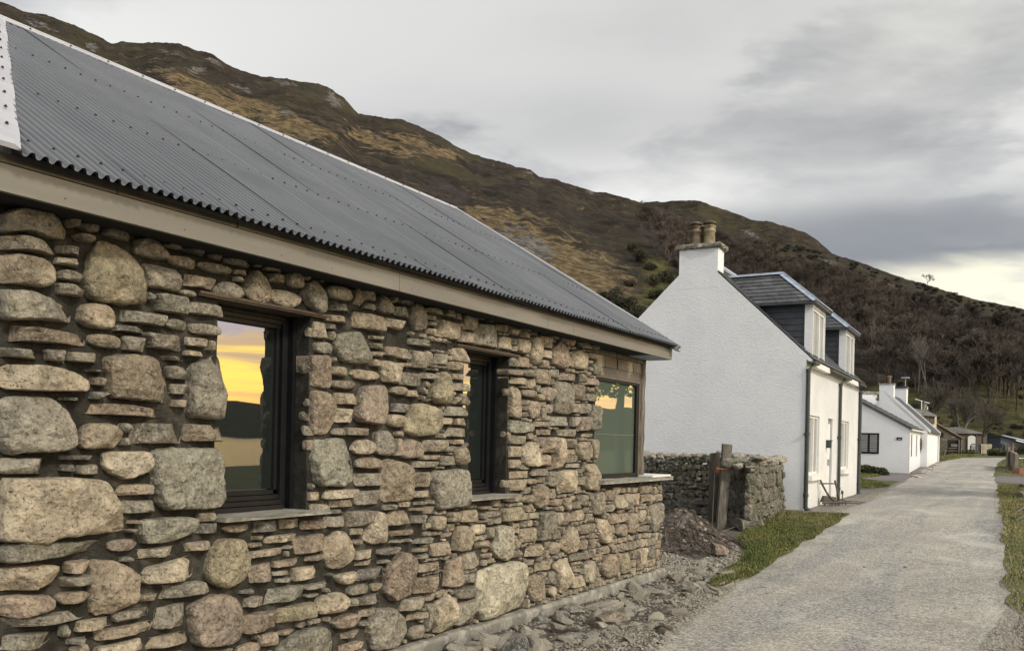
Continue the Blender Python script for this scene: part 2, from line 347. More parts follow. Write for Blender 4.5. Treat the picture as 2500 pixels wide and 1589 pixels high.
def sheet(name,poly,off,mat,st=.25,jit=.06,kind='structure',bump=0.):
    B_=densify(poly,st,jit); lo=B_.min(0); hi=B_.max(0)
    gx=np.arange(lo[0],hi[0],st); gy=np.arange(lo[1],hi[1],st); X,Y=np.meshgrid(gx,gy); G=np.stack([X.ravel(),Y.ravel()],1)+rng.uniform(-.2,.2,(X.size,2))*st
    G=G[inside(G,B_)]
    pts=[Vector(q) for q in np.concatenate([B_,G])]; nb=len(B_)
    v,e,f,_,_,_=delaunay_2d_cdt(pts,[(i,(i+1)%nb) for i in range(nb)],[],1,1e-6)
    V=np.array([(q[0],q[1]) for q in v]); d_=np.min(np.stack([np.hypot(V[:,0]-q[0],V[:,1]-q[1]) for q in B_]),0); fd=np.clip(d_/(.30 if name!='road' else .5),0,1); z=gl(V[:,0],V[:,1])+off*(fd*.9+.1)
    if bump: z=z+fd*bump*(.5+.5*fbm(np.stack([V[:,0],V[:,1],V[:,0]*0],1)*2.2,5,4))
    o=mesh(name,np.column_stack([V,z]),[tuple(q) for q in f],mat,None,True); o['kind']=kind; return o
def road_mat(name,base,dk,lt,tint,tracks=True):
    mt,n,bs=newmat(name); co=n.n('ShaderNodeTexCoord').outputs['Object']; x_,y_,z_=n.sep(co)
    f1=n.noise(co,38,5,.8); f2=n.noise(co,95,3,.7); big=n.noise(co,.8,6,.62,.4)
    col=n.mix(n.ss(big,.36,.64),base,tint)
    col=n.mix(n.M('MULTIPLY',n.ss(f1,.50,.38),.85),col,dk); col=n.mix(n.M('MULTIPLY',n.ss(f1,.54,.68),.8),col,lt)
    col=n.mix(n.M('MULTIPLY',n.ss(f2,.56,.66),.4),col,lt); col=n.mix(n.M('MULTIPLY',n.ss(f2,.44,.34),.5),col,dk)
    if tracks:
        # fines washed across the far road in wavering bands
        bz=n.noise(n.V('MULTIPLY',co,(1.5,.16,1)),1.,5,.6,.5); b2=n.noise(n.V('MULTIPLY',co,(.5,.35,1)),1.6,5,.6,.8); ch=n.noise(co,13,3,.7)
        k1=n.n('ShaderNodeMath',operation='MULTIPLY'); col=n.mix(n.M('MULTIPLY',n.ss(bz,.47,.60),.75),col,n.mix(n.ss(f1,.42,.56),(.085,.083,.078),(.40,.39,.37)))
        col=n.mix(n.M('MULTIPLY',n.ss(n.M('ADD',n.M('MULTIPLY',b2,.6),n.M('MULTIPLY',ch,.4)),.52,.62),.5),col,(.14,.135,.125))
        col=n.mix(n.M('MULTIPLY',n.ss(b2,.46,.34),.45),col,(.60,.57,.48)); mt2=n.noise(n.V('ADD',co,(3.,8.,2.)),22,4,.75); col=n.mix(n.M('MULTIPLY',n.ss(mt2,.52,.64),.5),col,(.12,.115,.105)); col=n.mix(n.M('MULTIPLY',n.ss(mt2,.46,.34),.45),col,(.66,.63,.55))
    n.put(bs.inputs['Base Color'],col); bs.inputs['Roughness'].default_value=.9
    bp=n.n('ShaderNodeBump'); bp.inputs['Strength'].default_value=.9; bp.inputs['Distance'].default_value=.012
    n.put(bp.inputs['Height'],n.M('ADD',f1,n.M('MULTIPLY',f2,.4))); mt.node_tree.links.new(bp.outputs[0],bs.inputs['Normal']); return mt
M_ROAD=road_mat('road_chippings',(.42,.393,.325),(.075,.068,.056),(.92,.87,.75),(.32,.298,.25))
M_GRAVEL=road_mat('yard_gravel',(.20,.185,.155),(.05,.045,.04),(.42,.39,.34),(.15,.135,.11),False)
M_PURPLE=road_mat('slate_gravel',(.16,.135,.135),(.06,.05,.052),(.30,.27,.27),(.20,.175,.17),False)
EL=[(1330,1640),(1480,1589),(1640,1500),(1760,1420),(1850,1365),(1940,1312),(2010,1272),(2060,1243),(2120,1222),(2165,1195),(2205,1176),(2245,1152),(2268,1138),(2300,1127),(2350,1117.5)]
ER=[(2515,1640),(2486,1589),(2466,1500),(2452,1420),(2446,1330),(2440,1250),(2436,1200),(2434,1178),(2428,1160),(2432,1143),(2438,1130),(2450,1121),(2462,1117)]
pl=[gpix(*q) for q in EL]; pr_=[gpix(*q) for q in ER]
pl=[np.array([-2.6,-3,0]),np.array([-2.55,2,0])]+pl[0:]; pr_=[np.array([2.2,-3,0]),np.array([1.5,2,0])]+pr_
road_poly=[q[:2] for q in pl]+[q[:2] for q in pr_[::-1]]
sheet('road',road_poly,.016,M_ROAD,.3,.16)
yard=[(1900,1262),(1960,1252),(2000,1235),(2090,1208),(2100,1195),(2160,1190),(2215,1168),(2245,1160),(2205,1180),(2165,1199),(2120,1226),(2060,1247),(1990,1266),(1940,1262)]
yp=[gpix(*q)[:2] for q in yard]; yp[0]=np.array([-5.2,17.6])
sheet('gravel_yard',yp,.010,M_GRAVEL,.25,.04)
pur=[gpix(*q)[:2] for q in [(2150,1172),(2095,1166),(2130,1157),(2217,1156),(2244,1142),(2290,1127),(2300,1128),(2268,1141),(2248,1153),(2210,1174)]]
sheet('purple_gravel',pur,.008,M_PURPLE,.5,.05)
pur2=[gpix(*q)[:2] for q in [(2433,1176),(2560,1186),(2560,1166),(2428,1161)]]
sheet('purple_gravel',pur2,.012,M_PURPLE,.5,.08)
# ---------------------------------------------------------------- grass
M_TURF=pm('turf',(.085,.10,.025),(.14,.135,.048),2.2,.95,.6,40,c3=(.13,.11,.045),s3=.9)
M_BLADE=pm('grass_blades',(.5,.5,.5),(.62,.60,.5),.9,.7,attr=True)
def grass(name,poly,n,h,seed,off=.02,st=.2,dry=.25,jit=.08,label=None):
    sheet(name+'_turf',poly,off,M_TURF,st,jit,'structure',.03)
    rg=np.random.default_rng(seed); P=np.array(poly); lo,hi=P.min(0),P.max(0); pts=np.zeros((0,2))
    B_=densify(poly,.3,jit*1.6)
    while len(pts)<n:
        q=rg.uniform(lo,hi,(n*2,2)); pts=np.concatenate([pts,q[inside(q,B_)]])
    pts=pts[:n]; q3=np.column_stack([pts,np.zeros(n)])
    dens=fbm(q3*1.5,seed,4); keep=rg.uniform(-.6,.8,n)<dens+.35; pts=pts[keep]; q3=q3[keep]; n=len(pts)
    z=gl(pts[:,0],pts[:,1])+off+.005
    hh=h*rg.uniform(.35,1.2,n)*(1+.6*fbm(q3*1.1+9,seed+5,3)); az=rg.uniform(0,6.283,n); ln=rg.uniform(.2,1.1,n)*hh; w=rg.uniform(.002,.005,n)*(1+.35*np.hypot(pts[:,0],pts[:,1])/10)
    dx,dy=np.cos(az),np.sin(az); a=np.column_stack([pts,z])
    A_=a+np.column_stack([-dy*w,dx*w,0*w]); B2=a+np.column_stack([dy*w,-dx*w,0*w]); m1=a+np.column_stack([dx*ln*.4,dy*ln*.4,hh*.65]); C1=m1+np.column_stack([dy*w,-dx*w,0*w])*.8; C2=m1-np.column_stack([dy*w,-dx*w,0*w])*.8; T=a+np.column_stack([dx*ln,dy*ln,hh])
    V=np.stack([A_,B2,C1,C2,T],1).reshape(-1,3); i=np.arange(n)*5
    F1=np.stack([i,i+1,i+2],1); F2=np.stack([i,i+2,i+3],1); F3=np.stack([i+3,i+2,i+4],1)
    d=np.clip(.5+.9*fbm(q3*.8+3,seed+9,3)+rg.normal(0,.22,n)-(.5-dry),0,1)[:,None]
    col=(1-d)*np.array([[.090,.112,.028]])+d*np.array([[.24,.205,.09]]); col*=rg.uniform(.6,1.35,(n,1))
    o=mesh(name,V,np.concatenate([F1,F2,F3]),M_BLADE,None,False,np.repeat(col,5,0).astype(np.float32))
    o['kind']='stuff'; return o
def poly_px(L): return [tuple(gpix(*q)[:2]) for q in L]
gv=poly_px([(1840,1290),(1880,1262),(1908,1250),(1960,1255),(2040,1256),(2075,1259),(2062,1268),(2000,1305),(1935,1345),(1850,1394),(1790,1432),(1740,1440),(1765,1392),(1800,1365),(1808,1335),(1800,1310)])
grass('grass_verge',gv,70000,.040,21,.022,dry=.36,jit=.10)
gr2=poly_px([(2434,1186),(2441,1250),(2447,1330),(2456,1420),(2466,1490),(2640,1589),(2900,1400),(2900,1250),(2700,1192)])
grass('roadside_grass',gr2,80000,.040,22,.022,dry=.55,jit=.07)
gr3=poly_px([(2430,1143),(2426,1158),(2460,1163),(2560,1164),(2640,1150),(2560,1120),(2480,1117),(2460,1119),(2440,1132)])
grass('gatepost_grass',gr3,16000,.07,23,.03,.5)
gr4=poly_px([(2040,1178),(2092,1170),(2150,1178),(2172,1189),(2130,1192),(2080,1190)])
grass('cottage_lawn',gr4,14000,.05,24,.02,.3,dry=.1)
gr5=poly_px([(2277,1125),(2300,1116),(2330,1110),(2400,1111.5),(2392,1113.5),(2350,1116.5),(2310,1124),(2288,1127)])
grass('far_verge_grass',gr5,16000,.12,25,.03,.8)
gr6=poly_px([(2040,1163),(2097,1156),(2140,1158),(2150,1164),(2110,1167)])
grass('bank_grass',gr6,8000,.08,26,.03,.5,dry=.1)
# ---------------------------------------------------------------- water and far shore
mt,n_,bs_=newmat('loch_water'); bs_.inputs['Base Color'].default_value=(.03,.04,.045,1); bs_.inputs['Roughness'].default_value=.12; bs_.inputs['IOR'].default_value=2.6
co_=n_.n('ShaderNodeTexCoord').outputs['Object']; bp_=n_.n('ShaderNodeBump'); bp_.inputs['Strength'].default_value=1.; bp_.inputs['Distance'].default_value=.22
n_.put(bp_.inputs['Height'],n_.noise(co_,.6,5,.6)); mt.node_tree.links.new(bp_.outputs[0],bs_.inputs['Normal'])
M_WATER=mt
gridmesh('water',np.array([22.,300,900,2600]),np.array([-2500.,-800,0,800,2600]),lambda x_,y_:x_*0-2.2,M_WATER)
# ---------------------------------------------------------------- hills
SIL=[(-1500,-420),(-700,-240),(-300,-95),(0,5),(25,12),(46,26),(85,34),(109,35),(141,48),(184,64),(226,83),(254,95),(274,107),(300,102),(353,106),(388,102),(438,107),(470,120),(512,131),(537,145),(561,162),(600,176),(635,187),(699,192),(727,198),(775,203),(811,219),(839,240),(857,260),(875,276),(925,286),(980,292),(1035,313),(1085,340),(1154,377),(1213,393),(1295,416),(1318,432),(1359,439),(1405,466),(1470,476),(1530,492),(1600,506),(1700,540),(1830,576),(1935,592),(2040,621),(2129,652),(2212,680),(2274,698),(2336,718),(2388,732),(2500,752),(2900,850),(3300,960),(3700,1040),(4300,1090)]
SIL2=[(1300,480),(1355,440),(1450,466),(1500,474),(1568,495),(1605,492),(1661,490),(1703,491),(1765,509),(1828,535),(1870,540),(1921,555),(1973,571),(1995,585),(2012,602),(2035,622),(2080,650),(2200,720)]
def hill_mat(name):
    mt,n,bs=newmat(name); co=n.n('ShaderNodeTexCoord').outputs['Object']; at=n.n('ShaderNodeAttribute',attribute_name='Col').outputs['Color']
    R,G,B=n.sep(at)
    st=n.V('MULTIPLY',co,(1,1,1.9))
    a=n.noise(st,.022,9,.66,.5); f=n.noise(st,.11,8,.72,.6); g=n.noise(n.V('ADD',st,(50,20,9)),.35,6,.7,.3)
    heath=n.mix(n.ss(f,.34,.66),(.016,.014,.011),(.052,.041,.029)); heath=n.mix(n.M('MULTIPLY',n.ss(a,.46,.60),.6),heath,(.068,.060,.030))
    och=n.mix(n.ss(g,.40,.64),(.080,.058,.032),(.23,.175,.09)); m1=n.M('ADD',R,n.M('MULTIPLY',n.M('SUBTRACT',f,.5),3.6))
    col=n.mix(n.ss(m1,.38,.72),heath,och)
    # thin dry-grass streaks everywhere
    col=n.mix(n.M('MULTIPLY',n.ss(g,.60,.72),.55),col,(.22,.16,.085))
    m2=n.M('ADD',G,n.M('MULTIPLY',n.M('SUBTRACT',f,.5),1.2)); pur=n.mix(n.ss(g,.36,.66),(.026,.021,.018),(.060,.047,.040)); col=n.mix(n.ss(m2,.4,.6),col,pur)
    m3=n.M('ADD',B,n.M('MULTIPLY',n.M('SUBTRACT',f,.5),1.5)); grn=n.mix(n.ss(g,.36,.64),(.034,.036,.013),(.105,.095,.033)); col=n.mix(n.ss(m3,.4,.6),col,grn)
    at2=n.n('ShaderNodeAttribute',attribute_name='Rock').outputs['Fac']
    m4=n.M('ADD',at2,n.M('MULTIPLY',n.M('SUBTRACT',n.noise(st,.16,7,.75,.9),.5),2.4)); rock=n.mix(n.ss(g,.4,.6),(.06,.057,.052),(.20,.19,.17)); col=n.mix(n.ss(m4,.80,.98),col,rock)
    n.put(bs.inputs['Base Color'],col); bs.inputs['Roughness'].default_value=.95; bs.inputs['Specular IOR Level'].default_value=.15
    bp=n.n('ShaderNodeBump'); bp.inputs['Strength'].default_value=1.; bp.inputs['Distance'].default_value=3.
    n.put(bp.inputs['Height'],n.M('ADD',f,n.M('MULTIPLY',g,.35))); mt.node_tree.links.new(bp.outputs[0],bs.inputs['Normal']); return mt
M_HILL=hill_mat('hill_heather')
def blob(u,v,L):
    r=np.zeros(len(u))
    for (a,c_,w,h,ang) in L:
        ca_,sa_=math.cos(R_(ang)),math.sin(R_(ang)); x_=(u-a)*ca_+(v-c_)*sa_; y_=-(u-a)*sa_+(v-c_)*ca_
        r=np.maximum(r,np.clip(1.25-np.sqrt((x_/w)**2+(y_/h)**2)*.75,0,1))
    return r
def hill(name,sil,r0f,r1f,z0f,us,nr,amp,seed,expo=1.12):
    U=np.array(us,float); vs=np.interp(U,[q[0] for q in sil],[q[1] for q in sil])+1.6*vn(np.stack([U*.05,U*0,U*0],1),seed)+1.3*vn(np.stack([U*.17,U*0,U*0],1),seed+1)
    D=np.array([ray(a,c_) for a,c_ in zip(U,vs)]); hn=np.hypot(D[:,0],D[:,1]); dx,dy=D[:,0]/hn,D[:,1]/hn; te=D[:,2]/hn
    rA=np.array([r0f(a,c_) for a,c_ in zip(dx,dy)]); rB=np.array([r1f(a,c_) for a,c_ in zip(dx,dy)])
    T=np.concatenate([np.linspace(0,1,nr)**1.25,1+np.linspace(.02,.9,22)])
    r=rA[None]+(rB-rA)[None]*T[:,None]; X=r*dx[None]; Y=r*dy[None]
    z0=z0f(X,Y); H=te*rB; t=T[:,None]
    up=np.where(t<=1,np.clip(t,0,1)**expo,1-.55*(t-1)-.35*(t-1)**2)
    P=np.stack([X.ravel(),Y.ravel(),np.zeros(X.size)],1)
    N=(fbm(P/75.,seed+3,5,.55)*1.+.35*np.abs(fbm(P/22.,seed+4,4,.6))).reshape(X.shape)
    crag=(1-np.abs(fbm(P/38.,seed+7,4,.6))*2.2).reshape(X.shape)
    Zr=H[None]*up+N*amp*np.clip(t*2.2,0,1)*np.clip(H[None]/90,.15,1.2)+crag*amp*.35*np.clip(t-.35,0,.6)
    k=np.where(t<=1.02,Zr/r,-9).max(0); kk=te/np.maximum(k,1e-3); w=np.exp(-.5*(np.arange(-24,25)/9.)**2); w/=w.sum(); ks=np.convolve(np.pad(kk,24,'edge'),w,'valid')
    tw=np.clip((t-.55)/.45,0,1)**2; Zr=Zr*(ks[None]*(1-tw)+kk[None]*tw)
    Zr=Zr+CAMZ*np.clip(t,0,1)
    Z=np.where(t<=1,z0*(1-np.clip(t*6,0,1))+Zr*np.clip(t*6,0,1),Zr)
    V=np.stack([X.ravel(),Y.ravel(),Z.ravel()],1); nu=len(U); nrr=len(T)
    i=(np.arange(nrr-1)[:,None]*nu+np.arange(nu-1)[None]).ravel(); Fc=np.stack([i,i+nu,i+nu+1,i+1],1)
    return V,Fc,T,nu
def dfoot(a,c_):   # foot of the hill: a line west of the houses, closing across the head of the village
    d1=26/max(-a,.02) if a<0 else 1e9; d2=104/max(c_,.05) if c_>0 else 1e9
    return min(d1,d2,150)
def sm(a,c_): 
    az=math.atan2(a,c_); return 470+60*math.sin(az*3+1)+35*math.sin(az*7)
us=np.unique(np.concatenate([np.arange(-1500,0,30),np.arange(0,2520,7),np.arange(2520,4300,30)]))
V,Fc,T,nu=hill('hills',SIL,dfoot,sm,lambda X,Y:gl(X,Y)-.25,us,190,9.,41)
def maskcol(V):
    u,v=prj(V)
    och=blob(u,v,[(520,235,150,22,26),(700,300,120,26,22),(770,318,60,14,20),(640,262,80,14,20),(930,350,90,20,18),(1010,345,70,12,15),(1080,372,40,12,10),(1330,640,230,75,28),(1480,700,110,50,20),(1180,540,70,25,25),(2180,700,60,5,20),(2400,790,120,4,22)])
    och=np.maximum(och,blob(u,v,[(1250,575,120,40,30)])*.8)
    woo=blob(u,v,[(2250,830,420,110,14),(1900,700,230,60,22),(1720,620,110,70,40),(2450,880,250,60,8),(1090,470,60,25,20),(1620,560,60,50,20)])
    grn=blob(u,v,[(2330,1010,330,60,0),(2480,960,120,50,0),(1560,760,90,40,0),(1600,680,40,50,0),(2200,960,80,30,0)])
    rk=blob(u,v,[(480,172,36,16,10),(225,115,30,14,20),(100,62,60,14,20),(420,130,40,10,10),(520,150,40,10,30),(815,245,36,22,40),(700,275,26,12,10),(590,215,40,10,20),(1830,570,40,12,20),(1440,470,20,8,20),(700,205,40,10,10),(1290,420,20,8,20),(2030,640,50,7,20),(1290,600,120,50,30)])
    return np.stack([och,woo,grn],1).astype(np.float32),rk.astype(np.float32)
def add_hill(name,V,Fc):
    c_,rk=maskcol(V); o=mesh(name,V,Fc,M_HILL,None,True,c_); o['kind']='structure'
    a=o.data.attributes.new('Rock','FLOAT','POINT'); a.data.foreach_set('value',rk); return c_
HC_=add_hill('hills',V,Fc); HV,HF=V,Fc; HNU=nu
V2,F2_,_,_=hill('hills',SIL2,lambda a,c_:620.,lambda a,c_:900.,lambda X,Y:X*0-5.,np.arange(1290,2260,7),90,16.,77,.9)
add_hill('far_crag_hills',V2,F2_)
# far shore of the loch, only seen mirrored in the windows
azs=np.radians(np.arange(6,150,1.5)); rr=np.linspace(0,1,12)
rA=1500.; X=(rA+900*rr[:,None])*np.sin(azs)[None]; Y=(rA+900*rr[:,None])*np.cos(azs)[None]
hh=(70+55*fbm(np.stack([azs*4,azs*0,azs*0],1),5,4))[None]*np.sin(np.clip(rr*1.3,0,1)*math.pi/2)[:,None]-3
i=(np.arange(11)[:,None]*len(azs)+np.arange(len(azs)-1)[None]).ravel()
o=mesh('far_shore_hills',np.stack([X.ravel(),Y.ravel(),hh.ravel()],1),np.stack([i,i+1,i+len(azs)+1,i+len(azs)],1),M_HILL,None,True,np.zeros((X.size,3),np.float32)); o['kind']='structure'
# ---------------------------------------------------------------- masonry
PAL=[(.235,.190,.130),(.260,.212,.147),(.200,.172,.128),(.175,.155,.118),(.230,.178,.126),(.165,.152,.112),(.30,.255,.185),(.205,.165,.115)]
def pick(rg): 
    c_=np.array(PAL[rg.choice(len(PAL),p=[.19,.17,.16,.13,.12,.07,.08,.08])]); return c_*rg.uniform(.72,1.25)
def resample(P,n):
    P=np.asarray(P,float); Q=np.vstack([P,P[:1]]); L=np.r_[0,np.cumsum(np.linalg.norm(np.diff(Q,axis=0),axis=1))]
    t=np.linspace(0,L[-1],n,endpoint=False); return np.stack([np.interp(t,L,Q[:,0]),np.interp(t,L,Q[:,1])],1)
def chaikin(P,k=1):
    for _ in range(k):
        N_=np.roll(P,-1,0); P=np.stack([P*.86+N_*.14,P*.14+N_*.86],1).reshape(-1,2)
    return P
def sellipse(cx,cy,w,h,p,rg,n=16):
    a=np.linspace(0,2*math.pi,n,endpoint=False)+rg.uniform(0,.4); c_,s_=np.cos(a),np.sin(a)
    x_=np.sign(c_)*np.abs(c_)**(2/p)*w/2; y_=np.sign(s_)*np.abs(s_)**(2/p)*h/2
    k=1+rg.normal(0,.045,n); sk=rg.normal(0,.10)
    tp=rg.normal(0,.12); x_=x_*(1+tp*y_/max(h,.01)*2)
    return np.stack([cx+x_*k+sk*y_,cy+y_*k],1)
def chunk(cx,cy,w,h,p,rg,n=0):
    # a broken block: a rectangle with its corners knocked off unevenly
    P=[]
    for (sx,sy) in ((1,1),(-1,1),(-1,-1),(1,-1)):
        c_=rg.uniform(.06,.34,2)*min(1.,.5+.5*min(w,h)/max(w,h)); a=(sx*(1-c_[0]),sy*1.),; b_=(sx*1.,sy*(1-c_[1]))
        q=[a[0],b_] if sx*sy<0 else [b_,a[0]]
        P+=q
    P=np.array(P)*[w/2,h/2]; P=P+rg.normal(0,.05,P.shape)*[w*.5,h*.5]; sk=rg.normal(0,.12); P[:,0]+=sk*P[:,1]; P=P[np.argsort(np.arctan2(P[:,1]/h,P[:,0]/w))]
    return P+[cx,cy]
class Mason:
    def __init__(s,seed): s.V=[];s.F=[];s.C=[];s.n=0; s.rg=np.random.default_rng(seed)
    def stone(s,P,fr,T,res,color,kind='b',back=.12,rough=1.):
        """P outline in the face plane (metres); fr(a,b,c) face frame, c outward; T how proud it stands"""
        rg=s.rg; P=chaikin(np.asarray(P,float),1 if kind=='b' else 2); c0=P.mean(0)
        per=np.linalg.norm(P-np.roll(P,-1,0),axis=1).sum(); n=int(np.clip(per/res,10,84)); P=resample(P,n); c0=P.mean(0)
        sz=math.sqrt(max(np.ptp(P[:,0])*np.ptp(P[:,1]),1e-5)); mn=min(np.ptp(P[:,0]),np.ptp(P[:,1])); sd=int(rg.integers(1e6))
        off=rg.uniform(0,50,3)
        q=np.column_stack([P*(9/ max(sz,.05)*.35),np.zeros(n)])+off
        P=c0+(P-c0)*(1+.07*fbm(q,sd,3)+.055*fbm(q*4,sd+3,3))[:,None]
        nr=int(np.clip(mn/2/res,3,13)); rs=np.concatenate([np.linspace(0,.86,nr+1)[1:],[.925,.97,1.]])
        p=rg.uniform(4.5,7.5) if kind=='o' else rg.uniform(12,24)
        R=np.concatenate([[0],np.repeat(rs,n)]); XY=np.concatenate([c0[None],(c0+(P-c0)[None]*rs[:,None,None]).reshape(-1,2)])
        edge=(1-R**p)**(1/ (2.0 if kind=='o' else 2.6)); Tm=T*(.35+.65*edge)
        loc=(XY-c0)/max(sz,.03)
        # broken planes across the face
        k=int(rg.integers(3,7)); tt=np.ones(len(R))*1.
        for _ in range(k):
            a=rg.uniform(0,6.283); g=rg.uniform(.8,3.2)*(.5 if kind=='o' else 1.); o_=rg.uniform(.05,.38); d=loc[:,0]*math.cos(a)+loc[:,1]*math.sin(a); tt=np.minimum(tt,1-g*np.maximum(d-o_,0))
        tilt=rg.normal(0,.09,2); tt=tt+loc@tilt
        q3=np.column_stack([XY*7,np.zeros(len(XY))])+off; q4=np.column_stack([XY[:,0]*17,XY[:,1]*21,np.zeros(len(XY))])+off
        ns=.62*fbm(q3,sd+1,4)+.40*(np.abs(fbm(q4*.8,sd+2,3))*-1.6+.35)
        H=Tm*tt+ns*rough*min(.034,.15*mn+.004)*(1-R**14)
        Fs=[]; idx=lambda r_,j:1+r_*n+(j%n)
        V=[(XY[i][0],XY[i][1],H[i]) for i in range(len(R))]
        back_i=len(V); 
        for j in range(n):
            e=c0+(P[j]-c0)*1.012; V.append((e[0],e[1],-back))
        nr_=len(rs)
        for j in range(n): Fs.append((0,idx(0,j),idx(0,j+1),idx(0,j+1)))
        for r_ in range(nr_-1):
            for j in range(n): Fs.append((idx(r_,j),idx(r_+1,j),idx(r_+1,j+1),idx(r_,j+1)))
        for j in range(n): Fs.append((idx(nr_-1,j),back_i+j,back_i+(j+1)%n,idx(nr_-1,j+1)))
        V=np.array(V); W=fr(V[:,0:1],V[:,1:2],V[:,2:3])
        s.V.append(W); s.F.append(np.array(Fs)+s.n); s.n+=len(W); s.C.append(np.tile(np.array(color)[None],(len(W),1)))
    def build(s,name,mat,parent=None,loc=None):
        V=np.concatenate(s.V); Fc=np.concatenate(s.F); tri=Fc[:,2]==Fc[:,3]
        me=[tuple(q[:3]) if t_ else tuple(q) for q,t_ in zip(Fc.tolist(),tri)]
        return mesh(name,V,me,mat,parent,False,np.concatenate(s.C).astype(np.float32),loc)
def fr_np(o,ex,ey,ez):
    o,ex,ey,ez=[np.array(q,float) for q in (o,ex,ey,ez)]; return lambda a,b_,c: o+a*ex+b_*ey+c*ez
def pack(occ,res,sizes,rg,gap):
    """fill the free cells of occ with rectangles, big ones first; returns (x0,y0,w,h) in metres"""
    out=[]; Hh,Ww=occ.shape
    for (w,h,cnt) in sizes:
        got=0
        for rep in range(14):
            if got>=cnt: break
            ww=max(2,int(round(w*rg.uniform(.8,1.2)/res))); hh_=max(2,int(round(h*rg.uniform(.8,1.2)/res)))
            g=gap; a=ww+2*g; b_=hh_+2*g
            if a>=Ww or b_>=Hh: continue
            I=np.zeros((Hh+1,Ww+1),np.int32); I[1:,1:]=occ.cumsum(0).cumsum(1)
            S=I[b_:,a:]-I[:-b_,a:]-I[b_:,:-a]+I[:-b_,:-a]; ys_,xs_=np.where(S==0)
            if len(xs_)==0: continue
            o_=rg.permutation(len(xs_))[:900]
            for j in o_:
                y_,x_=ys_[j],xs_[j]
                if got>=cnt: break
                if occ[y_:y_+b_,x_:x_+a].any(): continue
                # slide down and sideways until it rests on its neighbours
                while y_>0 and not occ[y_-1,x_:x_+a].any(): y_-=1
                while x_>0 and not occ[y_:y_+b_,x_-1].any(): x_-=1
                occ[y_+g:y_+b_-g,x_+g:x_+a-g]=True; out.append(((x_+g)*res,(y_+g)*res,ww*res,hh_*res)); got+=1
    return out
def raster(occ,res,o_,P,grow=1.0):
    P=np.asarray(P,float); c0=P.mean(0); Q=(P-c0)*grow+c0; lo=np.floor((Q.min(0)-o_)/res).astype(int)-1; hi=np.ceil((Q.max(0)-o_)/res).astype(int)+1
    lo=np.maximum(lo,0); hi=np.minimum(hi,[occ.shape[1],occ.shape[0]])
    if (hi<=lo).any(): return
    X,Y=np.meshgrid(np.arange(lo[0],hi[0]),np.arange(lo[1],hi[1])); C=np.stack([X.ravel()*res+o_[0]+res/2,Y.ravel()*res+o_[1]+res/2],1)
    m_=inside(C,Q).reshape(X.shape); occ[lo[1]:hi[1],lo[0]:hi[0]]|=m_
# stones traced from the photograph, tile by tile: (origin u, origin v, scale, list)
TA=(0,450,2.552,"""p g 0,190 100,145 290,180 385,215 440,295 440,345 300,330 180,290 0,300
o . 430,185,490,275|o . 510,225,628,300|o . 480,300,590,365|b . 670,260,862,355
p y 640,340 750,380 830,450 890,540 912,650 905,745 780,758 640,735 555,680 555,560 570,460
p . 870,335 930,330 1010,370 1065,440 1055,470 930,455 855,420
b . 1050,345,1150,405|b d 1165,370,1310,445|b . 1325,410,1390,475|b . 1405,430,1575,515|o . 1255,480,1455,570|o . 1075,435,1238,530|b . 915,490,1125,665|b . 1135,550,1340,655|b . 1480,530,1560,570|b l 1480,575,1545,610|o . 1545,520,1693,748|b . 1665,490,1800,555|b . 1690,555,1800,625|o . 1810,535,1905,655
p . 1985,585 2030,680 2052,790 1990,812 1920,750 1893,680 1930,610
b . 1900,565,1955,600|o . 2035,620,2169,730|o l 1700,650,1880,778|o g 1350,595,1525,718|o . 1140,655,1250,703
p . 0,320 140,318 280,360 355,420 355,440 200,415 0,400
f . 370,375,548,452|f l 370,455,533,517|b . 380,530,530,612
p . 0,440 100,430 300,470 365,540 340,600 290,650 130,620 0,610
f . 370,618,522,700
p g 0,660 150,655 340,715 470,790 472,865 250,845 0,845
b d 915,670,965,720|b . 985,680,1175,810|o . 495,735,725,905|f g 750,780,1032,882|b g 1180,725,1410,825|o . 1195,858,1400,948|o . 1040,832,1180,912|f d 740,875,922,930
p . 0,880 80,870 300,900 500,930 570,970 560,1010 300,985 0,970
o . 570,925,765,1028|b g 785,943,918,1043|b . 925,925,1157,1038|b . 1180,950,1292,1012|b d 1318,960,1415,1030|f . 1170,1035,1290,1075|f d 1010,1065,1170,1102|f g 0,1018,278,1088|b . 305,1025,430,1108|f . 445,1045,670,1118
p l 0,1150 80,1115 300,1130 500,1180 565,1225 545,1290 300,1290 0,1275
p . 670,1090 720,1060 960,1065 1010,1130 1060,1240 1075,1365 900,1345 720,1335 680,1290 685,1200
f d 515,1150,660,1172|b . 585,1200,668,1255|b d 585,1290,665,1340|b . 1058,1130,1175,1218|b . 1082,1240,1180,1310|b . 1085,1340,1170,1390
p g 1200,1130 1380,1060 1405,1090 1410,1250 1413,1400 1400,1475 1180,1445 1185,1280
p g 0,1350 130,1315 340,1330 400,1400 440,1500 460,1570 455,1630 370,1670 50,1685 0,1600
p . 470,1380 520,1362 760,1365 1000,1400 1150,1430 1165,1465 900,1445 490,1425
f d 375,1325,560,1350|b . 1970,855,2045,960|o g 1980,975,2085,1060|b . 1955,1060,2065,1265
p . 1955,1280 2050,1290 2100,1350 2100,1470 2060,1560 1960,1560""")
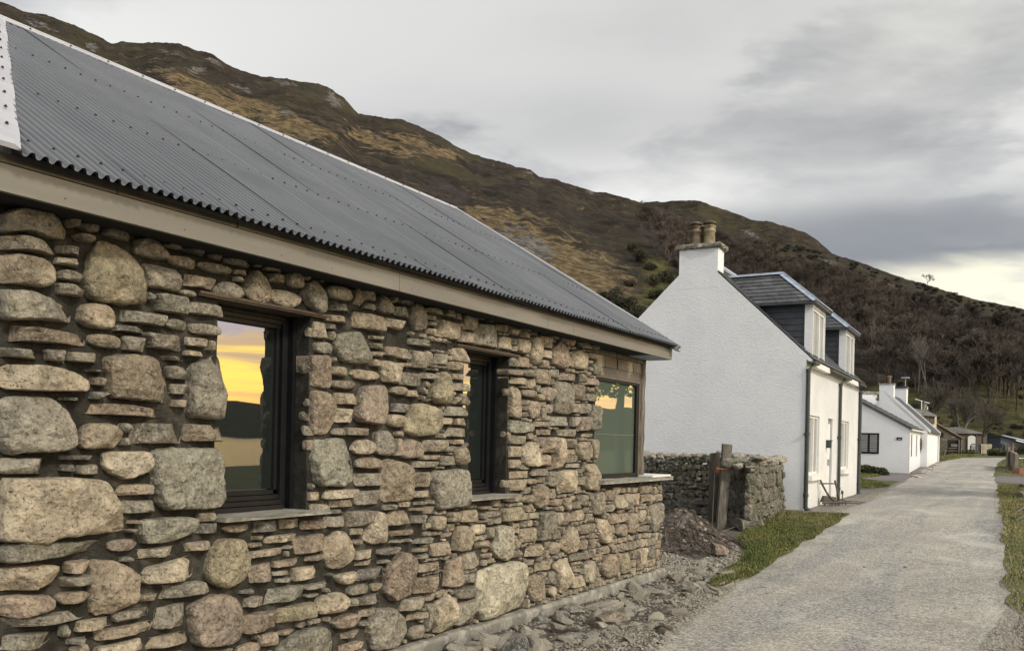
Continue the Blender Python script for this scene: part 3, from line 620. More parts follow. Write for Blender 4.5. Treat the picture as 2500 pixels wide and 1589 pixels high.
TB=(0,1000,2.599,"""o . 515,82,783,250|o . 775,85,845,145|b . 780,178,858,228|b . 858,88,1185,215|b . 1190,95,1430,205|b g 0,305,372,412|f d 410,288,612,320|b d 400,348,485,392|b . 505,345,648,410
p . 670,265 965,262 978,340 940,400 820,440 720,410 670,350
p e 985,250 1130,238 1380,240 1420,300 1435,450 1430,620 1200,630 1030,640 1000,550 985,430
p l 0,430 300,430 640,440 720,530 795,680 800,770 560,800 330,815 250,850 60,845 0,820
f . 735,470,960,548|b g 795,570,990,660|b . 1275,645,1420,712|b d 1265,712,1425,788
p e 900,700 1200,675 1270,700 1230,790 1060,845 910,855 890,780
f . 818,698,900,726|f . 800,755,880,780
p . 0,870 150,835 450,840 670,825 670,880 400,925 100,970 0,970
o r 700,815,878,905|f . 870,865,1145,950|b l 1170,830,1350,905|b g 775,930,845,965
p y 1330,960 1400,820 1540,810 1590,930 1598,1010 1540,1100 1430,1138 1350,1110 1322,1040
p . 0,1010 180,990 360,985 378,1020 340,1100 200,1145 0,1150
b . 430,950,578,1040|b . 402,1045,578,1125
p . 600,950 740,955 830,1000 885,1050 892,1150 880,1220 740,1290 600,1300 575,1200 590,1050
p . 930,1010 1110,960 1240,925 1260,960 1250,1060 1100,1095 920,1110
f g 1020,1085,1300,1205|b r 1600,970,1745,1105|b . 1600,797,1697,830|b . 1600,840,1688,875|f . 1710,785,1893,850|f . 1610,875,1812,940|b . 1812,860,1870,885|b . 1885,785,2062,915|f . 1750,940,1930,1000|f . 1940,920,2055,965|f g 1750,1010,1880,1055|b l 1880,985,2055,1085|f g 1770,1062,1865,1100
o . 1435,720,1600,785|b d 1630,700,1757,778|b . 1775,688,1915,760|b . 1940,692,2075,762|b g 2085,672,2200,748|b . 1995,595,2085,655|f . 2110,575,2209,620|f . 2085,630,2190,662|f e 1990,510,2200,572|o . 2130,115,2209,165|o . 370,1140,578,1245
p . 0,1190 180,1175 330,1175 358,1210 300,1270 100,1325 0,1300
p g 0,1330 300,1300 560,1270 568,1325 250,1365 0,1400
p g 0,1440 200,1420 375,1410 370,1450 250,1531 0,1531
f . 745,1255,965,1345|f . 512,1310,740,1410|f . 630,1340,985,1465|b . 1000,1228,1188,1398
p r 1210,1240 1370,1175 1470,1170 1530,1220 1550,1400 1500,1480 1260,1520 1220,1400
f . 905,1165,1000,1220|f . 1550,1180,1672,1260|f d 1500,1135,1670,1170|b e 1680,1105,1935,1238|b . 1555,1265,1768,1425|b y 1785,1222,2003,1355|o . 1950,1160,2025,1198|f g 1945,1085,2135,1138|f d 2065,1035,2150,1060|o . 1780,1388,1883,1440|b . 1670,1410,1767,1505
p e 1820,1470 1920,1400 2060,1372 2120,1410 2140,1480 2120,1560 1780,1560 1780,1520
f . 935,1408,1198,1525|b . 620,1455,908,1580|o . 1515,1470,1668,1580|f g 385,1440,600,1500""")
TC=(800,650,2.551,"""o . 5,108,160,222|f d 10,220,162,290|b . 175,130,225,250|b . 235,140,322,218|b . 245,230,315,275|o . 325,170,410,303|o . 410,180,435,230|b . 430,248,523,322|b . 455,185,540,240|o . 525,222,625,412|b . 172,282,350,405|b l 365,325,508,402|f . 0,300,165,358|f . 0,358,70,395|p . 70,430 130,403 230,410 265,470 268,560 240,612 110,600 65,530|f e 410,435,752,512|f . 258,428,385,465|o . 630,250,732,308|o . 635,300,690,340|b . 640,345,692,375|b l 632,385,688,432|b l 690,333,820,460|b r 740,268,808,320|b . 808,290,848,335|b . 815,350,850,385|b r 875,295,930,400|b . 935,305,1005,335|b . 828,400,922,485|b g 925,348,1070,508|b . 285,478,358,518|b . 285,530,350,565|b . 372,498,442,562|b . 445,508,520,580|b . 530,525,623,638|b . 280,578,342,625|b l 350,590,463,728|o . 30,618,140,687|o . 163,638,330,715|o . 35,705,187,768|b . 465,600,530,630|b . 468,658,587,752|f . 585,660,687,705|b g 675,540,765,617|f . 590,628,738,655
p y 700,700 735,655 768,670 782,830 750,860 690,850 645,820 660,750
b l 800,503,890,602|b . 770,592,880,655|b . 780,668,880,710|b . 788,725,880,778|b . 795,812,828,860|b . 830,790,883,865|b g 745,872,880,935|b . 803,945,877,990|b . 722,942,800,985|b . 740,1005,875,1062|b . 0,600,22,730|o . 0,470,45,545
p r 235,745 370,735 400,780 402,900 350,985 220,975 185,940 205,840
o . 410,745,507,805|b . 507,770,585,815|b d 410,853,525,913|b . 65,788,210,862|b . 68,885,180,975
p y 545,855 620,855 710,890 718,990 680,1050 560,1062 485,1030 490,960 520,910
o . 385,922,495,1002|o . 435,1025,490,1062|o . 0,795,62,1045|o . 50,1005,125,1055|f . 130,1005,295,1055|o . 172,1075,308,1172|o g 305,1018,432,1180|o r 458,1078,598,1197|b . 428,1075,460,1180|b . 602,1080,740,1155|b . 745,1080,798,1105|b l 803,1080,875,1107|b . 745,1118,808,1152|o . 803,1125,883,1242|b . 708,1178,800,1240|f . 595,1175,708,1205|f . 553,1210,693,1252
p e -65,1080 60,1072 120,1080 150,1130 188,1250 185,1340 80,1372 -50,1378 -80,1200
o . 198,1188,345,1262|b g 190,1285,355,1370
p . 365,1200 440,1205 535,1250 538,1330 525,1460 350,1472 355,1320
b . 545,1280,658,1375|b . 540,1392,663,1442
p g 665,1280 860,1258 870,1330 877,1480 800,1500 700,1515 670,1400
b g 195,1392,335,1490|f . 0,1385,172,1450|f . 30,1450,180,1505|b . 1158,565,1198,625|f . 1150,640,1210,680|f . 1150,690,1260,740|b . 1150,750,1218,945|o . 1222,638,1302,692|b l 1078,433,1150,522|b . 1070,360,1135,412|b . 1138,365,1212,437|b . 1220,378,1270,408|b . 1280,385,1340,415|o l 1180,445,1265,550|o l 1268,433,1340,615|b . 1150,495,1195,535|b . 1335,430,1405,512|b . 1345,520,1410,580|o . 1405,463,1507,640|b . 1493,440,1570,500|b . 1573,455,1645,515|o . 1520,515,1622,650|o . 1650,480,1705,525|o . 1608,533,1703,585|b . 1310,638,1398,740|b . 1395,640,1450,700|f . 1462,662,1582,722|f . 1585,672,1618,722|o . 1658,595,1712,682|o . 1625,583,1660,610|b . 1625,625,1660,655|o . 1225,765,1300,818|b . 1222,832,1262,865|o . 1265,838,1328,945|b . 1225,870,1260,898|b . 1222,908,1258,935|o r 1340,750,1420,845|o . 1310,795,1352,838|b g 1420,722,1530,920|b . 1532,738,1613,838|b r 1620,695,1697,745|b . 1625,790,1693,845|b . 1365,858,1412,915|b . 1520,850,1588,918|b . 1588,852,1650,920|b . 1643,860,1698,1022|b e 1400,935,1532,998|b . 1532,935,1575,1000|b r 1575,935,1642,1022
p e 1150,955 1200,960 1288,980 1290,1025 1200,1040 1150,1030
b . 1300,965,1358,1000|b . 1360,968,1395,1002|f . 1300,1015,1440,1050|f r 1450,1015,1492,1058|b . 1500,1015,1558,1062|f . 1560,1040,1690,1065|f . 1150,1050,1195,1105|b . 1195,1055,1252,1108|b . 1150,1120,1220,1188|b . 1150,1202,1208,1258|f . 1150,1272,1265,1322|f . 1150,1325,1240,1398
p l 1270,1085 1300,1110 1325,1230 1300,1248 1240,1240 1230,1150
b . 1310,1065,1355,1125|b . 1358,1065,1422,1160|b . 1420,1065,1490,1255|b . 1330,1175,1412,1240|b . 1493,1075,1568,1130|b . 1500,1140,1568,1172|o . 1570,1088,1643,1208|b . 1645,1075,1693,1200|f . 1485,1225,1598,1255|b . 1608,1225,1687,1400|b . 1548,1260,1600,1290|b . 1550,1310,1608,1362|b . 1385,1275,1445,1375|b . 1450,1265,1545,1415|b . 1280,1258,1385,1305|o . 1240,1320,1320,1360|o . 1298,1350,1382,1508|o . 1225,1420,1302,1475|o . 1115,1412,1228,1470|b . 1390,1445,1480,1500""")
TD=(800,1100,2.676,"""b . 8,420,128,500|b . 130,388,288,498|b . 20,385,112,412
p . 320,400 345,395 400,430 418,560 390,600 300,615 245,570 290,480
b . 415,388,543,490|b . 565,415,683,475|o . 683,415,793,525|f . 430,505,638,560|b . 170,503,245,552|o . 183,575,255,620|o . -17,520,170,778|b g 428,580,500,605|b g 510,572,555,598|f e 555,558,748,612|b . 765,530,832,568|b . 805,395,888,465|b . 890,382,992,468|b . 1000,405,1040,445|b . 1050,388,1150,435|b y 1155,363,1283,465|b . 1285,405,1325,455|b . 1325,402,1400,445
p . 865,490 940,490 960,640 835,660 845,560
o l 958,475,1052,555|b . 975,580,1095,638
p c 1110,490 1200,490 1222,600 1215,700 1180,720 1110,700 1085,640 1115,570
b . 583,625,680,662|b . 590,668,690,705|b . 685,588,832,690|b . 195,642,335,712|b . 185,708,330,755|o . 345,622,488,690
p . 480,680 520,655 575,690 582,930 500,980 430,985 380,930 400,760
f g 340,705,438,740|f . 590,712,800,795
p . 800,720 880,680 900,800 895,880 775,895 790,800
b . 890,655,1018,775|b . 1025,665,1090,705|b . 900,795,993,868|b . 590,800,770,935|b d 213,755,383,850|o l 75,785,210,882
p c 1000,790 1120,740 1240,718 1300,740 1298,900 1290,1010 1160,1060 1030,1110 985,1060 990,900
o . 865,875,993,975|b . 845,970,980,1150|b . 655,1000,698,1190
p l 705,1010 800,935 832,980 825,1150 710,1205 703,1100
b . 155,865,288,945|b . 203,930,375,1018|b . 145,960,200,1018|o l -60,910,138,1080|b . 490,950,643,1048|b . 525,1050,648,1115|o . 50,1055,223,1172|b . 220,1025,343,1088|b . 225,1108,292,1148
p g 275,1140 340,1030 440,1025 520,1090 538,1180 430,1290 300,1308 280,1220
o . 545,1130,653,1240|f . 75,1170,228,1240|b . 60,1248,225,1330|b r 1220,640,1293,700|b . 1305,705,1368,750|b . 1368,705,1478,788|b . 1278,498,1385,600|b . 1385,390,1493,590|b . 1300,603,1418,695|o . 1450,590,1528,680
p . 1310,830 1380,798 1440,880 1430,960 1340,990 1320,920
b . 1440,785,1490,868|o l 1448,880,1498,952
p . 1530,620 1600,480 1628,520 1630,660 1570,672
b l 1510,695,1595,930|b l 1600,810,1682,900|b . 1640,575,1720,648|b . 1595,665,1672,722|f . 1600,715,1700,755|f . 1605,758,1700,795|o . 1688,705,1762,875
p . 1765,440 1810,445 1868,560 1850,610 1785,600
o . 1628,468,1758,553|o . 1800,668,1897,840|b . 1590,382,1688,462|b y 1925,655,1990,810|b . 2030,632,2088,785|b . 2092,618,2150,692|b . 2095,700,2160,760|b . 1740,270,1810,425|b . 1825,255,1880,325|b . 1828,345,1900,400|b l 1885,290,1945,380|b . 1950,278,1993,385|b . 2000,275,2052,360|b . 2065,280,2132,335|b g 2118,350,2182,535|b . 1840,408,1905,478|b . 1910,402,1968,465|o . 1970,400,2025,545|o . 2033,383,2085,470|o . 1895,475,1970,560|o . 2035,480,2110,535|o . 1450,308,1555,365|b . 1560,305,1598,385|b . 1600,335,1640,380|o . 1640,280,1715,365|o . 928,320,985,362|f . 990,315,1080,340|b . 1085,318,1130,365|f . 993,358,1072,385|b . 1500,400,1535,490|b . 1535,400,1580,490|f . 480,330,570,370|f . 580,330,648,355|f . 385,350,470,388|f . 540,370,640,395|f . 650,320,705,350""")
WX=-4.3
SPEC={'g':(.190,.172,.132),'d':(.105,.098,.082),'l':(.34,.285,.20),'y':(.225,.192,.122),'e':(.185,.175,.132),'r':(.212,.170,.128),'c':(.34,.31,.225)}
ms=Mason(3); FRW=fr_np((WX-.035,0,0),(0,1,0),(0,0,1),(1,0,0))
GRIDR=.01; Y0,Y1,ZB,ZT=2.2,10.86,.03,2.86
occ=np.zeros((int((ZT-ZB)/GRIDR),int((Y1-Y0)/GRIDR)),bool); OO=np.array([Y0,ZB])
W1=(3.52,4.30,1.22,2.53); W2=(6.18,6.92,1.22,2.50); W3=(8.80,10.9,1.28,2.9)
def block(a,b_,c_,d): # y0,y1,z0,z1
    i0,i1=int((a-Y0)/GRIDR),int((b_-Y0)/GRIDR); j0,j1=int((c_-ZB)/GRIDR),int((d-ZB)/GRIDR); occ[max(j0,0):max(j1,0),max(i0,0):max(i1,0)]=True
block(W1[0]-.02,W1[1]+.0,W1[2]-.08,W1[3]+.05); block(W2[0]-.02,W2[1],W2[2]-.08,W2[3]+.05); block(W3[0],W3[1],W3[2]-.09,W3[3])
block(W1[0]-.2,W1[1]+.16,W1[3]-.0,W1[3]+.035); block(W2[0]-.24,W2[1]+.16,W2[3]-.0,W2[3]+.035)
def topface(P):
    return [tuple(onx(u,v,WX)[1:]) for u,v in P]
big=[]
for (ou,ov,sc,txt) in (TA,TB,TC,TD):
    for e in txt.replace('\n','|').split('|'):
        k,cc_,rest=e.strip().split(' ',2)
        if k=='p': P=[tuple(float(t_) for t_ in q.split(',')) for q in rest.split()]; P=[(ou+a/sc,ov+b_/sc) for a,b_ in P]; Q=np.array(topface(P)); kind='b' if cc_!='y' else 'o'
        else:
            x0,y0,x1,y1=[float(t_) for t_ in rest.split(',')]; cu,cv=ou+(x0+x1)/2/sc,ov+(y0+y1)/2/sc; w_=(x1-x0)/sc; h_=(y1-y0)/sc
            sl_=abs((cv-(1105-.0227*(2540-cu)))/(2540-cu)); he=max(h_-sl_*w_*.8,h_*.5)
            yl=onx(cu-w_/2,cv,WX)[1]; yr=onx(cu+w_/2,cv,WX)[1]; zt=onx(cu,cv-he/2,WX)[2]; zb=onx(cu,cv+he/2,WX)[2]
            Q=(sellipse if k=='o' else chunk)((yl+yr)/2,(zt+zb)/2,(yr-yl)*1.01,(zt-zb)*1.0,2.6,ms.rg); kind='o' if k=='o' else 'b'
        Q[:,0]=np.maximum(Q[:,0],2.17); big.append((Q,kind,cc_))
areas=[np.ptp(q[0][:,0])*np.ptp(q[0][:,1]) for q in big]
for i_ in np.argsort(areas)[::-1]:
    Q,kind,cc_=big[i_]; c0=Q.mean(0)
    m_=inside(np.array([c0]),Q)[0]; jx,jy=int((c0[0]-Y0)/GRIDR),int((c0[1]-ZB)/GRIDR)
    if 0<=jy<occ.shape[0] and 0<=jx<occ.shape[1] and occ[jy,jx] and areas[i_]<.05: continue
    raster(occ,GRIDR,OO,Q,1.06)
    col=np.array(SPEC[cc_])*ms.rg.uniform(.9,1.1) if cc_!='.' else pick(ms.rg)
    D_=math.hypot(4.3,c0[0])
    T_=.035+.045*min(1,areas[i_]**.5/.35)+ms.rg.uniform(-.01,.02)
    if c0[0]<2.75 and c0[1]>.4: T_+=.02
    jw=any(0<c0[0]-w[1]<.24 and w[2]-.05<c0[1]<w[3] for w in (W1,W2)); bk_=.30 if jw and areas[i_]>.012 else (.50 if Q[:,0].min()<2.22 else .16)
    if jw and areas[i_]>.012: T_=.045
    ms.stone(Q,FRW,T_,max(.0085,.0022*D_),col,kind,bk_)
sizes=[(.20,.10,40),(.15,.075,60),(.085,.13,40),(.12,.055,110),(.09,.07,110),(.10,.04,70),(.06,.05,220),(.07,.035,70),(.04,.035,180)]
icut=int((5.6-Y0)/GRIDR); oL,oR=occ[:,:icut].copy(),occ[:,icut:].copy()
fills=pack(oL,GRIDR,[(a*.9,b_*1.15,int(c_*.32)) for a,b_,c_ in sizes if b_/a>.4],ms.rg,2)+[(a+icut*GRIDR,b_,w_,h_) for a,b_,w_,h_ in pack(oR,GRIDR,[(a,b_,c_) for a,b_,c_ in [(.16,.10,40),(.09,.13,60),(.12,.07,80),(.07,.10,80),(.09,.055,110),(.06,.06,160),(.07,.035,90),(.045,.04,260),(.035,.025,200)]],ms.rg,1)]
occ[:,:icut]=oL; occ[:,icut:]=oR
for (a,b_,w_,h_) in fills:
    cx,cy=Y0+a+w_/2,ZB+b_+h_/2
    if cy>2.84: continue
    D_=math.hypot(4.3,cx)
    ms.stone(chunk(cx,cy,w_*1.0,h_*1.0,3,ms.rg),FRW,ms.rg.uniform(.015,.05),max(.009,.0023*D_),pick(ms.rg)*.92,'b',.06)
# stones wrapping the window jambs and the far end of the low wall
for (yj,z0,z1,x0,x1,sg) in ((W1[1],1.24,2.50,-4.62,-4.36,-1),(W2[1],1.24,2.47,-4.62,-4.36,-1),(10.86,.05,1.2,-4.8,-4.36,1)):
    z_=z0
    while z_<z1-.04:
        h_=ms.rg.uniform(.05,.2); h_=min(h_,z1-z_)
        if ms.rg.random()<(.45 if sg<0 else .9):
            w_=ms.rg.uniform(.05,.10) if sg<0 else ms.rg.uniform(.1,.24); h_=min(h_,.09) if sg<0 else h_; fr=fr_np((0,yj-.01*sg,0),(1,0,0),(0,0,1),(0,float(sg),0))
            ms.stone(sellipse(x1-w_/2+.02,z_+h_/2,w_,h_*.8,4,ms.rg,12),fr,ms.rg.uniform(.015,.04),.014,pick(ms.rg)*.85,'b',.05)
        z_+=h_+.012
# near gable, running away at a slant
gd=np.array([-.898,.44,0]); gn=np.array([-.44,-.898,0]); GO=np.array([WX-.01,2.20,0])
occ2=np.zeros((280,330),bool)
occ2[:,:26]=True
for (a,b_,w_,h_) in pack(occ2,.01,[(.45,.16,14),(.3,.2,14),(.25,.1,40),(.14,.07,80),(.08,.04,160)],ms.rg,1):
    ms.stone(sellipse(-.03+a+w_/2,.03+b_+h_/2,w_,h_,4,ms.rg,14),fr_np(GO,gd,(0,0,1),gn),ms.rg.uniform(.03,.07),.02,pick(ms.rg),'b',.08)
cot=thing('stone_cottage','rubble stone cottage with grey corrugated steel roof, black framed windows and beige fascia','cottage',(WX,2.2,0))
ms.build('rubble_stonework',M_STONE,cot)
# mortar behind the stones: a rough recessed skin with the openings left out
mg=.03; yy=np.arange(2.2,10.861,mg); zz_=np.arange(-.3,2.871,mg); X_,Z_=np.meshgrid(yy,zz_); q=np.stack([X_.ravel(),Z_.ravel(),X_.ravel()*0],1)
dx_=-.052+.013*fbm(q*9,61,4); V_=np.stack([WX+dx_,X_.ravel(),Z_.ravel()],1); ny=len(yy)
fs=[]
for j in range(len(zz_)-1):
    for i in range(ny-1):
        a,c_=yy[i]+mg/2,zz_[j]+mg/2
        if any(w[0]-.01<a<w[1]+.01 and w[2]-.06<c_<w[3]+.03 for w in (W1,W2)) or (a>W3[0]-.01 and c_>W3[2]-.06): continue
        k=j*ny+i; fs.append((k,k+1,k+1+ny,k+ny))
mesh('mortar_bed',V_,fs,M_MORTAR,cot,True)
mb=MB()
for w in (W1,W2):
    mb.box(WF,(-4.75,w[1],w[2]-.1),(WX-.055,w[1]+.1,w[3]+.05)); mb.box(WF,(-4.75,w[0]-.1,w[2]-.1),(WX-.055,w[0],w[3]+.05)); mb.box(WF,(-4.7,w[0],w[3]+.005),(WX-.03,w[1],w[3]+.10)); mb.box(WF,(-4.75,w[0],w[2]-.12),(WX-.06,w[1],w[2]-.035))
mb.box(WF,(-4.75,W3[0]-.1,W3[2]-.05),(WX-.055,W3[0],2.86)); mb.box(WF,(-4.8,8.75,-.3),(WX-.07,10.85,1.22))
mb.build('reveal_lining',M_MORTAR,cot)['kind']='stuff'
mb=MB(); GG=GO+gd*.12; mb.prism([GG+gn*-.05+np.array([0,0,-.3]),GG+gn*-.05+np.array([0,0,2.9]),GO+gd*3.5+gn*-.05+np.array([0,0,4.7]),GO+gd*3.6+gn*-.05+np.array([0,0,-.3])],-gn*.1); mb.build('gable_wall',M_MORTAR,cot)
# concrete strip foundation
fy=np.arange(2.0,10.95,.08); nfy=len(fy); prof=[(-4.6,.03),(-4.33,.03),(-4.285,.025),(-4.268,-.0),(-4.265,-.13),(-4.26,-.3)]
V_=np.array([(px_+.02*fbm(np.array([[y_*3,i*.7,0]]),9,4)[0]*(i>0),y_,pz_+.018*fbm(np.array([[y_*4,i*.9,3]]),10,4)[0]) for y_ in fy for i,(px_,pz_) in enumerate(prof)])
np_=len(prof); fs=[(a*np_+i,(a+1)*np_+i,(a+1)*np_+i+1,a*np_+i+1) for a in range(nfy-1) for i in range(np_-1)]; fs.append(tuple((nfy-1)*np_+i for i in range(np_)))
mesh('concrete_foundation',V_,fs,M_CONC,cot,False)
# ------------------------------------------------ roof
EX,EZ=-3.95,2.946; RX,RZ=-7.497,5.1285; VEC=np.array([RX-EX,0,RZ-EZ]); QL=np.linalg.norm(VEC); VEC=VEC/QL; RN=np.array([-VEC[2],0,VEC[0]])*-1
if RN[2]<0: RN=-RN
def roof(y_,q_,h_=0.): return np.array([EX,y_,EZ])+VEC*q_+RN*h_
VY0,VY1,FARY=2.075,3.80,10.33; PIT=.0612; AMP=.0135
sheetw=PIT*10; V_=[];fs=[];cc=[]; yk=VY0; sheets=int(math.ceil((FARY-VY0)/sheetw))
for s_ in range(sheets):
    ya=VY0+s_*sheetw; yb=min(ya+sheetw+PIT*.75,FARY); ns_=int((yb-ya)/PIT*10)+1; ysx=np.linspace(ya,yb,ns_); nq=14; sh=random.uniform(.93,1.07)
    o_=len(V_); ov_=[random.uniform(-.012,.012),random.uniform(-.004,.004)]
    for y_ in ysx:
        qm=QL if y_>=VY1 else QL*max(.002,(y_-VY0)/(VY1-VY0)); wv=math.cos(2*math.pi*(y_-VY0)/PIT)
        wv=math.tanh(1.9*wv)/.956
        for j in range(nq):
            q_=qm*j/(nq-1); h_=AMP*wv+.0035*(ya+sheetw*1.1-y_)/sheetw*0+.0030*((s_%2)*2-1)*.5+.002*math.sin(q_*2.1+s_*1.7)+.0012*math.sin(y_*9+q_*5)
            V_.append(roof(y_,q_+(ov_[0] if j==0 else 0),h_+.012+(.0025 if y_>ya+sheetw else 0))); cc.append((.5*sh,)*3)
    for a in range(ns_-1):
        for j in range(nq-1): k=o_+a*nq+j; fs.append((k,k+nq,k+nq+1,k+1))
rf=mesh('corrugated_roof',V_,fs,M_ZINC,cot,True,np.array(cc,np.float32))
mb=MB()   # dark deck right under the sheets so no light leaks
mb.hexa([roof(VY0+.04,.03,-.03),roof(FARY-.02,.03,-.03),roof(FARY-.02,QL,-.03),roof(VY1+.02,QL,-.03),roof(VY0+.04,.03,-.008),roof(FARY-.02,.03,-.008),roof(FARY-.02,QL,-.008),roof(VY1+.02,QL,-.008)]); mb.build('roof_deck',M_DARK,cot)
mb=MB(); q0=roof(0,QL)
V4=[]; cap_y=np.arange(2.0,FARY+.02,.25)
for i in range(len(cap_y)-1):
    a,c_=cap_y[i],cap_y[i+1]
    mb.hexa([roof(a,QL-.07,.022),roof(c_,QL-.07,.022),roof(c_,QL+.01,.030),roof(a,QL+.01,.030),roof(a,QL-.07,.029),roof(c_,QL-.07,.029),roof(c_,QL+.012,.038),roof(a,QL+.012,.038)])
mb.tube([roof(2.0,QL+.005,.035),roof(FARY+.02,QL+.005,.030)],.014,8)
mb.build('ridge_flashing',M_ZINCW,cot)
mb=MB()
def vline(t_,off): return roof(VY0+(VY1-VY0)*t_+off,QL*t_,.026)
V_=[];fs=[]
for i in range(15):
    t_=i/14
    for k,(off,up_) in enumerate(((.012,-.004),(-.02,.006),(-.30,.004),(-.55,.0))): V_.append(vline(t_,off)+RN*(up_+.006*math.sin(i*1.9+k)))
    for k,(off,up_) in enumerate(((-.55,-.012),(.012,-.012))): V_.append(vline(t_,off)+RN*up_)
for i in range(14):
    for k in range(5): a=i*6+k; fs.append((a,a+6,a+7,a+1))
fs.append((0,1,2,3,4,5)); mesh('verge_flashing',V_,fs,M_ZINCW,cot,False)
mb=MB(); mb.box(lambda a,b_,c: roof(a,b_,c),(FARY-.03,-.0,-.05),(FARY+.035,QL+.02,.016)); mb.box(lambda a,b_,c: roof(a,b_,c),(FARY-.05,.62,.018),(FARY+.04,QL+.02,.032)); mb.build('far_verge_trim',M_ZINCW,cot)
mb=MB(); mb.box(lambda a,b_,c: roof(a,b_,c),(FARY-.07,-.03,-.04),(FARY+.06,.60,-.052)); mb.prism([roof(FARY-.02,-.03,-.05),roof(FARY+.02,-.03,.02),roof(FARY+.17,.12,-.0),roof(FARY+.17,.12,-.03)],VEC*.3); mb.build('verge_closer',M_FASCIAD,cot)
scr=[]
for q_,st_ in ((.178,2),(1.405,2),(2.81,2)):
    y_=VY0+PIT*2
    while y_<FARY-.05:
        qm=QL if y_>=VY1 else QL*(y_-VY0)/(VY1-VY0)
        if qm>q_+.08: scr.append((y_,q_))
        y_+=PIT*st_
for q_ in np.arange(.35,4.,.36): scr.append((VY0+(VY1-VY0)*q_/QL-.05,q_))
for y_ in np.arange(4.0,10.2,.36): scr.append((y_,QL-.035))
def screw_geo(mb,y_,q_,h_):
    c_=roof(0,0,0)-roof(0,0,0); fr=frame(roof(y_,q_,h_),(0,1,0),VEC,RN); P=[fr(.010*math.cos(k*1.047),.010*math.sin(k*1.047),0) for k in range(6)]; mb.prism(P,RN*.004); P=[fr(.006*math.cos(k*1.047),.006*math.sin(k*1.047),.004) for k in range(6)]; mb.prism(P,RN*.007)
scr.sort(key=lambda s_:s_[0]); mm=MB()
for i,(y_,q_) in enumerate(scr):
    h_=.022 if q_<QL-.1 and not(abs(y_-(VY0+(VY1-VY0)*q_/QL-.05))<1e-6) else .036
    if i<100:
        if i==0:
            m1=MB(); screw_geo(m1,y_,q_,h_); s0=m1.build('roof_screw',M_SCREW,cot); p00=roof(y_,q_,h_)
        else:
            s1=s0.copy(); COL.objects.link(s1); s1.parent=cot; s1.location=tuple(roof(y_,q_,h_)-p00)
    else: screw_geo(mm,y_,q_,h_)
o=mm.build('roof_screw',M_SCREW,cot); o['kind']='stuff'
# fascia, gutter band, soffit
FX=-4.05
mb=MB()
for a,c_ in ((1.2,4.9),(4.904,7.135),(7.139,7.665),(7.669,10.38)): mb.box(WF,(FX-.03,a,2.787),(FX,c_,2.914))
mb.build('fascia_board',M_FASCIA,cot)
mb=MB()
for a,c_ in ((1.2,2.63),(2.638,3.40),(3.408,6.62),(6.628,9.3),(9.308,10.38)): mb.box(WF,(FX-.03,a,2.921),(FX-.004,c_,2.965))
mb.build('gutter_band',M_FASCIAD,cot)
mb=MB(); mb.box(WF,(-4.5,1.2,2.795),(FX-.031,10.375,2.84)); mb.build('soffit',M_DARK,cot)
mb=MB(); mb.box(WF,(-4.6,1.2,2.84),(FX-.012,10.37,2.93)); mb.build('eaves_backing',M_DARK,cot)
mb=MB(); mb.box(WF,(-4.48,10.382,2.787),(FX,10.392,2.93)); mb.box(WF,(-4.36,9.75,2.782),(FX-.03,10.375,2.794)); mb.build('fascia_end',M_LEAD,cot)
m1=MB()
for y_ in (2.36,3.04,3.75,4.2,5.05,5.6,6.4,7.35,8.1,9.0): m1.tube([(FX,y_,2.826),(FX+.002,y_,2.826)],.004,6)
m1.build('fixing_holes',M_SCREW,cot)
# ------------------------------------------------ windows
def window(w,label,glass=M_GLASS,px_=-4.575,fx_=-4.52,left=.0,right=.06):
    y0,y1,z0,z1=w; fr=MB(); zs=z0-.03
    fr.box(WF,(px_-.05,y1-.035,zs),(fx_+.05,y1-.001,z1+.004)); fr.box(WF,(px_-.04,y1-.085,zs+.002),(fx_,y1-.036,z1+.002)); fr.box(WF,(px_-.04,y1-.115,zs+.05),(fx_-.03,y1-.086,z1-.05))
    fr.box(WF,(px_-.04,y0,zs),(fx_,y0+.07,z1+.004))
    for i in range(4): fr.box(WF,(px_-.04,y0+.0701,zs+.034*i),(fx_+.045-.025*i,y1-.0861,zs+.030+.034*i))
    for i in range(3): fr.box(WF,(px_-.04,y0+.0701,z1-.026-.03*i),(fx_+.02-.02*i,y1-.0861,z1+.002-.03*i))
    f=fr.build('window_frame',M_BLACK,cot); f['label']=label
    gl_=MB(); gl_.box(WF,(px_-.014,y0+.071,zs+.137),(px_,y1-.1155,z1-.088)); gl_.build('window_pane',glass,f)
    return f
window(W1,'large black framed window showing the sunset reflected'); window(W2,'narrow black framed window in the middle of the wall')
def slab(mb,x0,x1,y0,y1,zt,th,seed,rag=.02,n=26):
    ys_=np.linspace(y0,y1,n); top=[];
    for i,y_ in enumerate(ys_):
        r_=rag*fbm(np.array([[y_*7,seed,0]]),seed,4)[0]
        for (x_,z_) in ((x0,zt),(x1+r_,zt+.004*math.sin(y_*11)),(x1+r_-.006-.5*abs(r_),zt-th*.5),(x1+r_*.4-.01,zt-th),(x0,zt-th)): top.append((x_,y_,z_))
    fs_=[(i*5+k,i*5+(k+1)%5,(i+1)*5+(k+1)%5,(i+1)*5+k) for i in range(n-1) for k in range(5)]+[tuple(range(5))[::-1],tuple(range((n-1)*5,n*5))]
    mb.add(top,fs_)
mb=MB(); slab(mb,-4.6,-4.20,W1[0]-.02,W1[1]+.10,W1[2]-.032,.026,5); mb.build('window_sill',M_SILLST,cot)
mb=MB(); slab(mb,-4.6,-4.20,W2[0]-.03,W2[1]+.06,W2[2]-.030,.026,6); mb.build('window_sill',M_SILLST,cot)
